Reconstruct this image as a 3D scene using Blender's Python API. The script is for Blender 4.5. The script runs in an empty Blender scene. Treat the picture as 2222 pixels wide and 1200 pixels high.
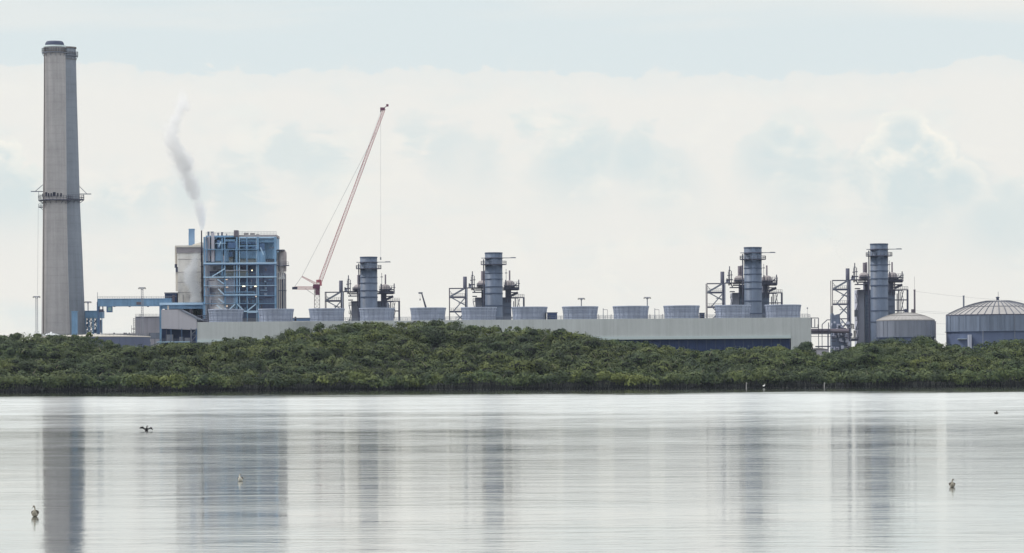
import bpy, math, random
import numpy as np
from mathutils import Vector, Matrix

# ------------------------------------------------------------------ camera, world, sun, exposure
sc = bpy.context.scene
COL = sc.collection
R = math.radians
F = 8100.0          # focal length in photo pixels
HY = 824.0          # horizon row in the photo
HAZE = 0.000018      # density of the air
CAMH = 2.6          # eye height above the water
ROLL = 0.0057       # the photo leans a third of a degree

cd = bpy.data.cameras.new('camera')
cam = bpy.data.objects.new('camera', cd); COL.objects.link(cam)
cam.location = (0, 0, CAMH)
cam.rotation_euler = (Matrix.Rotation(R(90), 3, 'X') @ Matrix.Rotation(-ROLL, 3, 'Z')).to_euler()
cd.sensor_width = 36.0
cd.lens = 36.0 * F / 2222.0
cd.shift_y = (HY - 600.0) / 2222.0
cd.clip_start = 1.0; cd.clip_end = 60000.0
sc.camera = cam
sc.view_settings.view_transform = 'Standard'
sc.view_settings.look = 'None'
sc.view_settings.gamma = 1.0
sc.view_settings.exposure = 0.0
sc.cycles.max_bounces = 6
sc.cycles.volume_bounces = 4
sc.cycles.transparent_max_bounces = 8
sc.cycles.use_denoising = True

def unroll(px, py):
    dx, dy = px - 1111.0, py - HY
    return dx - ROLL*dy, dy + ROLL*dx
def PX(px, py, D): return unroll(px, py)[0]*D/F
def PZ(px, py, D): return CAMH - unroll(px, py)[1]*D/F
def P(px, py, D): return Vector((PX(px, py, D), D, PZ(px, py, D)))

def lin(c):
    c /= 255.0
    return c/12.92 if c <= 0.04045 else ((c + 0.055)/1.055)**2.4
def S(r, g, b, k=1.0): return (lin(r)*k, lin(g)*k, lin(b)*k, 1.0)

class NT:
    def __init__(s, nt): s.nt = nt
    def n(s, typ, **kw):
        nd = s.nt.nodes.new(typ)
        for k, v in kw.items(): setattr(nd, k, v)
        return nd
    def l(s, a, b): s.nt.links.new(a, b)
    def put(s, sock, v):
        if hasattr(v, 'is_output') or isinstance(v, bpy.types.NodeSocket): s.nt.links.new(v, sock)
        else: sock.default_value = v
    def m(s, op, a, b=None, c=None, clamp=False):
        nd = s.n('ShaderNodeMath', operation=op, use_clamp=clamp)
        s.put(nd.inputs[0], a)
        if b is not None: s.put(nd.inputs[1], b)
        if c is not None: s.put(nd.inputs[2], c)
        return nd.outputs[0]
    def sstep(s, v, lo, hi):
        nd = s.n('ShaderNodeMapRange', interpolation_type='SMOOTHSTEP')
        s.put(nd.inputs['Value'], v); s.put(nd.inputs['From Min'], lo); s.put(nd.inputs['From Max'], hi)
        return nd.outputs[0]
    def mix(s, f, a, b, typ='MIX'):
        nd = s.n('ShaderNodeMix', data_type='RGBA', blend_type=typ)
        s.put(nd.inputs[0], f); s.put(nd.inputs[6], a); s.put(nd.inputs[7], b)
        return nd.outputs[2]
    def xyz(s, v):
        nd = s.n('ShaderNodeSeparateXYZ'); s.l(v, nd.inputs[0]); return nd.outputs
    def vec(s, x, y, z):
        nd = s.n('ShaderNodeCombineXYZ')
        for i, q in enumerate((x, y, z)): s.put(nd.inputs[i], q)
        return nd.outputs[0]
    def noise(s, v, scale=1.0, detail=4.0, rough=0.5, dist=0.0):
        nd = s.n('ShaderNodeTexNoise')
        s.l(v, nd.inputs['Vector']); nd.inputs['Scale'].default_value = scale
        nd.inputs['Detail'].default_value = detail; nd.inputs['Roughness'].default_value = rough
        nd.inputs['Distortion'].default_value = dist
        return nd.outputs[0]
    def scl(s, v, x, y, z):
        nd = s.n('ShaderNodeVectorMath', operation='MULTIPLY'); s.l(v, nd.inputs[0]); nd.inputs[1].default_value = (x, y, z)
        return nd.outputs[0]

# sun: high, behind a bright veil, to the left and a little in front of the plant
SUN_EL, SUN_AZ = 50.0, -98.0        # azimuth measured from -Y (behind the camera) towards -X
sd = Vector((math.sin(R(SUN_AZ))*math.cos(R(SUN_EL)), -math.cos(R(SUN_AZ))*math.cos(R(SUN_EL)), math.sin(R(SUN_EL))))
sl = bpy.data.lights.new('sun', 'SUN'); sl.energy = 2.2; sl.angle = R(8); sl.color = (1.0, 0.95, 0.88)
so = bpy.data.objects.new('sun', sl); COL.objects.link(so)
so.rotation_euler = sd.to_track_quat('Z', 'Y').to_euler()

w = bpy.data.worlds.new('World'); sc.world = w; w.use_nodes = True
w.node_tree.nodes.clear(); N = NT(w.node_tree)
STR = 0.1
tc = N.n('ShaderNodeTexCoord'); dirv = tc.outputs['Generated']
x, y, z = N.xyz(dirv)
sky = N.n('ShaderNodeTexSky', sky_type='NISHITA', sun_disc=False)
sky.sun_elevation = R(SUN_EL); sky.sun_rotation = math.atan2(sd.x, sd.y)
sky.air_density = 1.0; sky.dust_density = 2.0
k = 1.0/STR
cream = S(242, 241, 236, k); cool = S(225, 235, 235, k); top = S(224, 234, 236, k); bright = S(252, 249, 240, k)
def U(px): return (px-1111.0)/F
def V(py): return (HY-py)/F
big = N.noise(N.scl(dirv, 14, 14, 26), 1.0, 6, 0.55, 0.4)
fine = N.noise(N.scl(dirv, 60, 60, 110), 1.0, 6, 0.62, 0.6)
wisp = N.noise(N.scl(dirv, 10, 10, 90), 1.0, 5, 0.5, 0.3)
nb = N.m('SUBTRACT', big, 0.5); tiny = N.m('SUBTRACT', N.noise(N.scl(dirv, 190, 190, 260), 1.0, 5, 0.6, 0.8), 0.5); nf = N.m('SUBTRACT', fine, 0.5); nw = N.m('SUBTRACT', wisp, 0.5)
# upper edge of the low cumulus bank
mid = N.noise(N.scl(dirv, 30, 30, 48), 1.0, 5, 0.6, 0.5); nm = N.m('SUBTRACT', mid, 0.5)
edge = N.m('ADD', N.m('ADD', N.m('MULTIPLY', N.m('ADD', nb, N.m('MULTIPLY', tiny, 0.2)), 0.018), N.m('MULTIPLY', nm, 0.012)), N.m('MULTIPLY', nf, 0.012))
zz = N.m('ADD', z, edge)
bank = N.m('ADD', N.m('MULTIPLY', N.sstep(zz, V(150), V(162)), 0.55), N.m('MULTIPLY', N.sstep(zz, V(120), V(230)), 0.45))
patch = N.sstep(N.m('ADD', N.m('ADD', N.m('MULTIPLY', nb, 1.6), N.m('MULTIPLY', nm, 1.3)), N.m('MULTIPLY', nw, 1.0)), -0.05, 0.55)
def blob(px, py, a, b, tilt=0.0, rag=1.0):
    du = N.m('DIVIDE', N.m('ADD', N.m('SUBTRACT', x, U(px)), N.m('MULTIPLY', N.m('SUBTRACT', z, V(py)), tilt)), a/F)
    dv = N.m('DIVIDE', N.m('SUBTRACT', z, V(py)), b/F)
    d = N.m('SQRT', N.m('ADD', N.m('MULTIPLY', du, du), N.m('MULTIPLY', dv, dv)))
    return N.m('ADD', d, N.m('MULTIPLY', N.m('ADD', N.m('MULTIPLY', nf, 0.9), N.m('MULTIPLY', nm, 1.5)), rag))
col = N.mix(N.sstep(N.m('ADD', z, N.m('MULTIPLY', nw, 0.05)), V(-40), V(60)), S(232, 237, 236, k), top)
col = N.mix(bank, col, cream)
col = N.mix(N.m('MULTIPLY', N.m('MULTIPLY', patch, bank), 0.75), col, cool)
def cluster(circles, rim, op, bottom, amp=1.0, soft=8.0):
    sd = None
    for (px, py, r_) in circles:
        du = N.m('MULTIPLY', N.m('SUBTRACT', x, U(px)), F); dv = N.m('MULTIPLY', N.m('SUBTRACT', z, V(py)), F)
        d = N.m('SUBTRACT', N.m('SQRT', N.m('ADD', N.m('MULTIPLY', du, du), N.m('MULTIPLY', dv, dv))), r_)
        sd = d if sd is None else N.m('SMOOTH_MIN', sd, d, 14.0)
    sd = N.m('ADD', sd, N.m('MULTIPLY', N.m('ADD', N.m('MULTIPLY', nf, 150.0), N.m('ADD', N.m('MULTIPLY', nm, 130.0), N.m('MULTIPLY', tiny, 55.0))), amp))
    tp = min(py-r_ for px, py, r_ in circles)
    sf = N.m('ADD', soft, N.m('MAXIMUM', N.m('MULTIPLY', N.m('SUBTRACT', V(tp+60), z), F*0.45), 0.0))
    return sd, N.m('MULTIPLY', N.sstep(sd, sf, N.m('MULTIPLY', sf, -1.0)), N.sstep(z, V(bottom), V(bottom-300))), rim, op
for circles, rim, op, bottom, amp, soft in [
    ([(1960, 305, 62), (1905, 345, 42), (2015, 345, 62), (2070, 415, 70), (1975, 430, 100), (2135, 500, 80), (1925, 420, 50)], 0.95, 0.65, 640, 0.55, 5),
    ([(1695, 300, 48), (1745, 325, 46), (1800, 350, 34), (1665, 355, 60), (1740, 400, 80), (1850, 395, 45)], 0.5, 0.6, 560, 0.7, 10),
    ([(1150, 262, 34), (1215, 290, 44), (1290, 330, 55), (1380, 350, 60), (1240, 370, 80), (1450, 400, 60)], 0.35, 0.6, 540, 0.8, 12),
    ([(30, 345, 46), (75, 390, 40), (30, 430, 80), (120, 455, 50)], 0.9, 0.75, 600, 0.7, 6),
    ([(2180, 430, 40), (2225, 470, 60), (2190, 520, 70)], 0.7, 0.5, 640, 0.8, 8),
    ([(560, 300, 40), (620, 330, 60), (520, 370, 50), (700, 360, 70)], 0.3, 0.5, 500, 0.9, 16),
    ([(900, 300, 40), (980, 330, 60), (1040, 360, 50)], 0.2, 0.45, 520, 0.9, 20),
    ([(330, 430, 40), (420, 420, 50), (520, 440, 60), (240, 450, 50)], 0.1, 0.5, 600, 0.9, 24)]:
    sd, body, rim, op = cluster(circles, rim, min(1.0, op*1.45), bottom+60, amp, soft)
    col = N.mix(N.m('MULTIPLY', body, N.m('MULTIPLY', N.m('ADD', 1.0, N.m('ADD', N.m('MULTIPLY', nf, 1.5), N.m('MULTIPLY', nm, 1.8))), op), clamp=True), col, S(219, 230, 231, k))
    rm = N.m('MULTIPLY', N.m('MULTIPLY', N.sstep(sd, 8.0, -5.0), N.sstep(sd, -48.0, -6.0)), N.sstep(z, V(bottom-120), V(bottom-330)))
    col = N.mix(N.m('MULTIPLY', N.m('MULTIPLY', rm, N.m('ADD', 0.75, N.m('MULTIPLY', nm, 3.0))), rim, clamp=True), col, bright)
# a cream streak high on the right
col = N.mix(N.m('MULTIPLY', N.sstep(blob(2260, 0, 420, 52, 0, 0.35), 1.15, 0.6), 0.8), col, cream)
# puffs inside the bank
puff = N.sstep(N.m('ADD', N.m('MULTIPLY', nf, 1.0), N.m('MULTIPLY', nm, 1.0)), 0.02, 0.30)
col = N.mix(N.m('MULTIPLY', N.m('MULTIPLY', puff, bank), 0.35), col, bright)
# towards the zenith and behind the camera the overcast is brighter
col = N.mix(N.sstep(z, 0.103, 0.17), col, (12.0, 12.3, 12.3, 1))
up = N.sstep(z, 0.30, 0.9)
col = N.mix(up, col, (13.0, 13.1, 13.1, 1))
col = N.mix(0.06, col, sky.outputs[0])
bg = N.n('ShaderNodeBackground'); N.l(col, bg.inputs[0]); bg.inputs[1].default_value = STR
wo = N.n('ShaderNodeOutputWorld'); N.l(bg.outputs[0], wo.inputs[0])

# ------------------------------------------------------------------ materials
KA = 1.08
def mat(name, c, rough=0.75, var=0.12, vs=0.25, streak=0.0, ss=0.8, panel=None, metal=0.0, bumpy=0.0, pdark=0.6, blotch=None, hb=None):
    m = bpy.data.materials.new(name); m.use_nodes = True
    t = NT(m.node_tree); b = m.node_tree.nodes['Principled BSDF']
    g0 = t.n('ShaderNodeTexCoord').outputs['Object']
    oi = t.n('ShaderNodeObjectInfo'); rv = t.m('MULTIPLY', oi.outputs['Random'], 90.0)
    va = t.n('ShaderNodeVectorMath', operation='ADD'); t.l(g0, va.inputs[0]); t.l(t.vec(rv, rv, 0.0), va.inputs[1]); g = va.outputs[0]
    f = t.noise(g, vs, 5, 0.6)
    f2 = t.noise(g, vs*9, 3, 0.6)
    val = t.m('ADD', 1.0, t.m('MULTIPLY', t.m('SUBTRACT', f, 0.5), var*3))
    val = t.m('ADD', val, t.m('MULTIPLY', t.m('SUBTRACT', f2, 0.5), var*1.5))
    if streak:
        st = t.noise(t.scl(g, ss, ss, ss*0.04), 1.0, 4, 0.65)
        val = t.m('ADD', val, t.m('MULTIPLY', t.m('SUBTRACT', st, 0.5), streak*3))
    X, Y, Z = t.xyz(g0)
    if panel:
        dx, dz, wd = panel
        if dx:
            fx = t.m('FRACT', t.m('ABSOLUTE', t.m('DIVIDE', X, dx)))
            val = t.m('MULTIPLY', val, t.m('ADD', pdark, t.m('MULTIPLY', t.m('GREATER_THAN', fx, wd/dx), 1-pdark)))
        if dz:
            fz = t.m('FRACT', t.m('DIVIDE', Z, dz))
            val = t.m('MULTIPLY', val, t.m('ADD', pdark, t.m('MULTIPLY', t.m('GREATER_THAN', fz, wd/dz), 1-pdark)))
    if hb:
        hn = t.noise(t.scl(g, 0.02, 0.02, hb), 1.0, 4, 0.7)
        val = t.m('ADD', val, t.m('MULTIPLY', t.m('SUBTRACT', hn, 0.5), 0.45))
    col = t.mix(1.0, (c[0]*KA, c[1]*KA, c[2]*KA, 1), t.vec(val, val, val), 'MULTIPLY')
    if blotch:
        bn = t.sstep(t.noise(t.scl(g, blotch[1], blotch[1], blotch[1]*0.55), 1.0, 6, 0.65), blotch[2], blotch[3])
        col = t.mix(bn, col, blotch[0])
    t.l(col, b.inputs['Base Color'])
    b.inputs['Roughness'].default_value = rough; b.inputs['Metallic'].default_value = metal
    b.inputs['Specular IOR Level'].default_value = 0.25
    if bumpy:
        bp = t.n('ShaderNodeBump'); bp.inputs['Distance'].default_value = bumpy
        t.l(f2, bp.inputs['Height']); t.l(bp.outputs[0], b.inputs['Normal'])
    return m
M = {}
M['concrete'] = mat('concrete', S(158, 156, 158), 0.9, 0.12, 0.12, 0.22, 0.7, (0, 3.1, 0.30), pdark=0.93, hb=0.10)
M['concrete2'] = mat('concrete_bluish', S(124, 131, 142), 0.9, 0.10, 0.12, 0.18, 0.7, (0, 3.1, 0.30), pdark=0.93, hb=0.08)  # rear chimney concrete, darker and bluer than the front one
M['concrete_dark'] = mat('stained_concrete', S(110, 106, 106), 0.9, 0.15, 0.3, 0.1)
M['soot'] = mat('sooty_metal', S(66, 72, 94), 0.7, 0.1)
M['steel'] = mat('galvanised_steel', S(112, 118, 132), 0.55, 0.1)
M['steel_dark'] = mat('weathered_steel', S(78, 80, 98), 0.6, 0.12)
M['steel_brown'] = mat('brownish_steel', S(104, 98, 108), 0.7, 0.15)
M['fascia'] = mat('corrugated_fascia', S(172, 177, 178), 0.8, 0.07, 0.06, 0.13, 0.9, (5.3, 0, 0.18), pdark=0.92)
M['fascia_trim'] = mat('pale_trim', S(178, 190, 192), 0.7, 0.05)
M['louver'] = mat('navy_louver', S(40, 56, 94), 0.8, 0.15, 0.1, 0.15, 0.4, (2.6, 0, 0.2), pdark=0.8)
M['fan'] = mat('grey_fibreglass', S(138, 146, 164), 0.65, 0.10, 0.12, 0.30, 0.6)
M['fan_rib'] = mat('fibreglass_rib', S(126, 134, 154), 0.65, 0.06)
M['fan_lip'] = mat('fibreglass_lip', S(150, 160, 178), 0.6, 0.05)
M['hrsg'] = mat('blue_grey_casing', S(98, 108, 128), 0.6, 0.14, 0.12, 0.22, 0.4, (3.2, 3.6, 0.20), pdark=0.86)
M['hrsg2'] = mat('grey_casing', S(176, 180, 196), 0.65, 0.1, 0.2, 0.12, 0.4)
M['hrsg_rib'] = mat('casing_rib', S(86, 98, 120), 0.6, 0.08)
M['stack'] = mat('blue_grey_stack', S(82, 94, 114), 0.5, 0.16, 0.2, 0.30, 0.7)
M['stack_ring'] = mat('stack_ring', S(68, 80, 104), 0.5, 0.08)
M['drum'] = mat('mottled_drum', S(146, 140, 142), 0.7, 0.2, 0.4)
M['blue'] = mat('blue_paint', S(112, 146, 178), 0.55, 0.20, 0.3, 0.22)
M['blue_light'] = mat('light_blue_paint', S(166, 194, 218), 0.5, 0.1, 0.3)
M['blue_clad'] = mat('blue_cladding', S(124, 158, 188), 0.6, 0.24, 0.25, 0.28, 0.5, (2.4, 0, 0.2), pdark=0.85)
M['blue_deep'] = mat('deep_blue_paint', S(86, 112, 148), 0.6, 0.15, 0.3)
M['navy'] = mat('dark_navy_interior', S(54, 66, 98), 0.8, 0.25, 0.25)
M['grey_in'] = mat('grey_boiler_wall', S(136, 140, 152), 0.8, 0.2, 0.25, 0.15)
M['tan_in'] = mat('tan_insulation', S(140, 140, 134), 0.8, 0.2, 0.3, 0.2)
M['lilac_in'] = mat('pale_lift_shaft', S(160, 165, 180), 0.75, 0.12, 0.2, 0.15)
M['bay'] = mat('blue_grey_bay_wall', S(92, 104, 132), 0.8, 0.3, 0.3, 0.15)  # blue-grey bay wall with a mottled tone
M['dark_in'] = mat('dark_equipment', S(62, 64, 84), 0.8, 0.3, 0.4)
M['cream'] = mat('cream_cladding', S(222, 218, 212), 0.85, 0.10, 0.12, 0.16, 0.35, (6.2, 0, 0.25), pdark=0.93,
                 blotch=(S(140, 136, 138), 0.10, 0.52, 0.78))
M['cream_top'] = mat('grey_band_cladding', S(146, 140, 144), 0.85, 0.1)
M['cream_trim'] = mat('cream_trim', S(214, 208, 198), 0.8, 0.06)
M['blue_duct'] = mat('faded_blue_duct', S(122, 150, 182), 0.6, 0.1)
M['chim_dark'] = mat('dark_brown_stack', S(52, 38, 52), 0.7, 0.1)
M['clad_grey'] = mat('warm_grey_cladding', S(170, 169, 177), 0.85, 0.05, 0.1, 0.06, 1.0, (8.5, 0, 0.25), pdark=0.9)
M['purple_grey'] = mat('purple_grey_roof', S(86, 80, 94), 0.8, 0.15)
M['mid_grey'] = mat('mid_grey_cladding', S(180, 177, 186), 0.85, 0.06, 0.1, 0.1, 0.8, (3.2, 0, 0.2), pdark=0.9)
M['tank_wall'] = mat('tank_wall', S(104, 115, 134), 0.65, 0.10, 0.08, 0.40, 0.5)
M['tank_wall_pale'] = mat('pale_tank_wall', S(116, 122, 136), 0.65, 0.07, 0.08, 0.24, 0.6)
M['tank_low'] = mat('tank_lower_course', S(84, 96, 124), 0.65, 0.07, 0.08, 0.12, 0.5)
M['tank_roof'] = mat('tank_roof', S(150, 148, 148), 0.8, 0.12, 0.3, 0.1)
M['roof_rib'] = mat('roof_rib', S(92, 96, 108), 0.7, 0.1)
M['roof_white'] = mat('pale_roof', S(186, 182, 174), 0.8, 0.08)
M['lowtank'] = mat('slate_tank_wall', S(92, 100, 124), 0.75, 0.06, 0.1, 0.1, 0.4, (11, 0, 0.25), pdark=0.85)
M['white'] = mat('white_paint', S(196, 200, 204), 0.7, 0.05)
M['mast'] = mat('mast_steel', S(140, 142, 152), 0.6, 0.1)
M['cranered'] = mat('faded_red_paint', S(176, 112, 120), 0.7, 0.2, 0.6)
M['cranedark'] = mat('dark_red_paint', S(104, 62, 84), 0.7, 0.2, 0.6)
M['glass'] = mat('cab_glass', S(128, 160, 158), 0.2, 0.1)
M['black'] = mat('dark_opening', S(46, 48, 62), 0.8, 0.1)
M['wire'] = mat('power_wire', S(120, 124, 130), 0.8, 0.0)
M['root'] = mat('mangrove_root', S(26, 26, 32, 0.8), 0.95, 0.3, 1.0)
M['mud'] = mat('wet_mud', S(34, 34, 36, 0.7), 0.7, 0.2, 0.5)
M['ground'] = mat('ground_fill', S(150, 146, 130, 0.8), 0.95, 0.2, 0.02)
M['limb'] = mat('bleached_limb', S(128, 122, 108), 0.9, 0.2, 1.0)
M['bark'] = mat('bark', S(74, 68, 60), 0.95, 0.2, 1.0)
def em(name, c, s):
    m = bpy.data.materials.new(name); m.use_nodes = True
    b = m.node_tree.nodes['Principled BSDF']; b.inputs['Base Color'].default_value = c
    b.inputs['Emission Color'].default_value = c; b.inputs['Emission Strength'].default_value = s
    return m
M['lamp'] = em('lit_lamp', (1.0, 0.86, 0.55, 1), 2.4)
M['lamp_dim'] = em('dim_lamp', (0.95, 0.72, 0.5, 1), 0.55)

# foliage: colour differs tree by tree (noise over metres) and leaf by leaf, plus painted shadow clumps
def foliage(name, a, b_, c_, seed):
    m = bpy.data.materials.new(name); m.use_nodes = True
    t = NT(m.node_tree); b = m.node_tree.nodes['Principled BSDF']
    g = t.n('ShaderNodeTexCoord').outputs['Object']
    off = t.n('ShaderNodeVectorMath', operation='ADD'); t.l(g, off.inputs[0]); off.inputs[1].default_value = (seed, seed, seed)
    n1 = t.sstep(t.noise(off.outputs[0], 0.05, 4, 0.6), 0.36, 0.64)
    n2 = t.sstep(t.noise(off.outputs[0], 1.1, 3, 0.7), 0.35, 0.7)
    n3 = t.sstep(t.noise(off.outputs[0], 0.018, 2, 0.5), 0.42, 0.6)
    col = t.mix(n1, a, b_); col = t.mix(t.m('MULTIPLY', n2, 0.55), col, c_)
    col = t.mix(t.m('MULTIPLY', n3, 0.35), col, S(64, 74, 62))
    n4 = t.sstep(t.noise(off.outputs[0], 0.16, 3, 0.6), 0.46, 0.60)
    col = t.mix(t.m('MULTIPLY', n4, 0.75), col, S(38, 50, 40))  # darker clumps painted into the leaf colour to deepen the canopy's shadows
    t.l(col, b.inputs['Base Color']); b.inputs['Roughness'].default_value = 0.75
    b.inputs['Specular IOR Level'].default_value = 0.2
    return m
M['leaf'] = foliage('mangrove_leaves', S(58, 76, 54), S(92, 100, 54), S(112, 122, 72), 0)
M['leaf_dark'] = foliage('dark_leaves', S(54, 68, 54), S(66, 80, 56), S(84, 98, 66), 31)
M['gap_shade'] = mat('painted_gap_shade', S(18, 22, 20), 0.95, 0.3, 0.5)  # near-black colour puts the shade of canopy gaps into cores and sheet

# water
m = bpy.data.materials.new('calm_water'); m.use_nodes = True; t = NT(m.node_tree)
b = m.node_tree.nodes['Principled BSDF']
b.inputs['Base Color'].default_value = (0.05, 0.06, 0.06, 1); b.inputs['IOR'].default_value = 1.36
g = t.n('ShaderNodeTexCoord').outputs['Object']
wide = t.noise(t.scl(g, 0.012, 0.03, 1), 1.0, 4, 0.6)
patch = t.noise(t.scl(g, 0.05, 0.16, 1), 1.0, 5, 0.65, 0.5)
rip = t.noise(t.scl(g, 1.5, 2.0, 1), 1.0, 5, 0.62, 0.8)
rip2 = t.noise(t.scl(g, 0.30, 0.62, 1), 1.0, 4, 0.55, 0.8)
act = t.m('ADD', 0.35, t.m('MULTIPLY', t.sstep(t.m('ADD', t.m('MULTIPLY', wide, 0.6), t.m('MULTIPLY', patch, 0.4)), 0.40, 0.62), 1.0))
h = t.m('ADD', t.m('MULTIPLY', rip, 0.0035), t.m('MULTIPLY', rip2, 0.009))
h = t.m('MULTIPLY', h, act)
bp = t.n('ShaderNodeBump'); bp.inputs['Distance'].default_value = 1.0; bp.inputs['Strength'].default_value = 1.0
t.l(h, bp.inputs['Height'])
# slick near the boat, ruffled by the breeze further out, sheltered again below the trees
gxyz = t.xyz(g)
dist = t.m('ADD', gxyz[1], t.m('MULTIPLY', t.m('SUBTRACT', wide, 0.5), 160.0))
cove = t.noise(t.scl(g, 0.030, 0.022, 1), 1.0, 5, 0.65, 0.6)
dist2 = t.m('ADD', gxyz[1], t.m('MULTIPLY', t.m('SUBTRACT', cove, 0.5), 420.0))
far = t.m('MULTIPLY', t.sstep(dist, 60.0, 420.0), t.m('SUBTRACT', 1.0, t.m('MULTIPLY', t.sstep(dist2, 570.0, 720.0), 1.4)))
strk = t.sstep(t.noise(t.scl(g, 0.30, 0.75, 1), 1.0, 6, 0.66, 1.0), 0.38, 0.64)
ro = t.m('MULTIPLY', t.m('ADD', 0.074, t.m('MULTIPLY', far, 0.088)), t.m('ADD', 0.60, t.m('ADD', t.m('MULTIPLY', act, 0.2), t.m('MULTIPLY', strk, 0.5))))
m.node_tree.nodes.remove(b)
gl = t.n('ShaderNodeBsdfAnisotropic', distribution='MULTI_GGX'); gl.inputs['Color'].default_value = (0.98, 0.99, 0.985, 1)
t.l(ro, gl.inputs['Roughness']); t.l(bp.outputs[0], gl.inputs['Normal'])
df = t.n('ShaderNodeBsdfDiffuse'); df.inputs['Color'].default_value = (0.05, 0.06, 0.06, 1)
fr = t.n('ShaderNodeFresnel'); fr.inputs['IOR'].default_value = 1.333
mx = t.n('ShaderNodeMixShader'); t.l(t.m('POWER', fr.outputs[0], 0.3), mx.inputs[0]); t.l(df.outputs[0], mx.inputs[1]); t.l(gl.outputs[0], mx.inputs[2])
t.l(mx.outputs[0], m.node_tree.nodes['Material Output'].inputs['Surface'])
M['water'] = m

# ------------------------------------------------------------------ object helpers
def tag(o, label=None, cat=None, group=None, kind=None):
    if label: o['label'] = label
    if cat: o['category'] = cat
    if group: o['group'] = group
    if kind: o['kind'] = kind
    return o
def thing(name, loc, label, cat, group=None):
    o = bpy.data.objects.new(name, None); COL.objects.link(o); o.location = loc
    o.empty_display_size = 1.0
    return tag(o, label, cat, group)

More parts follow.
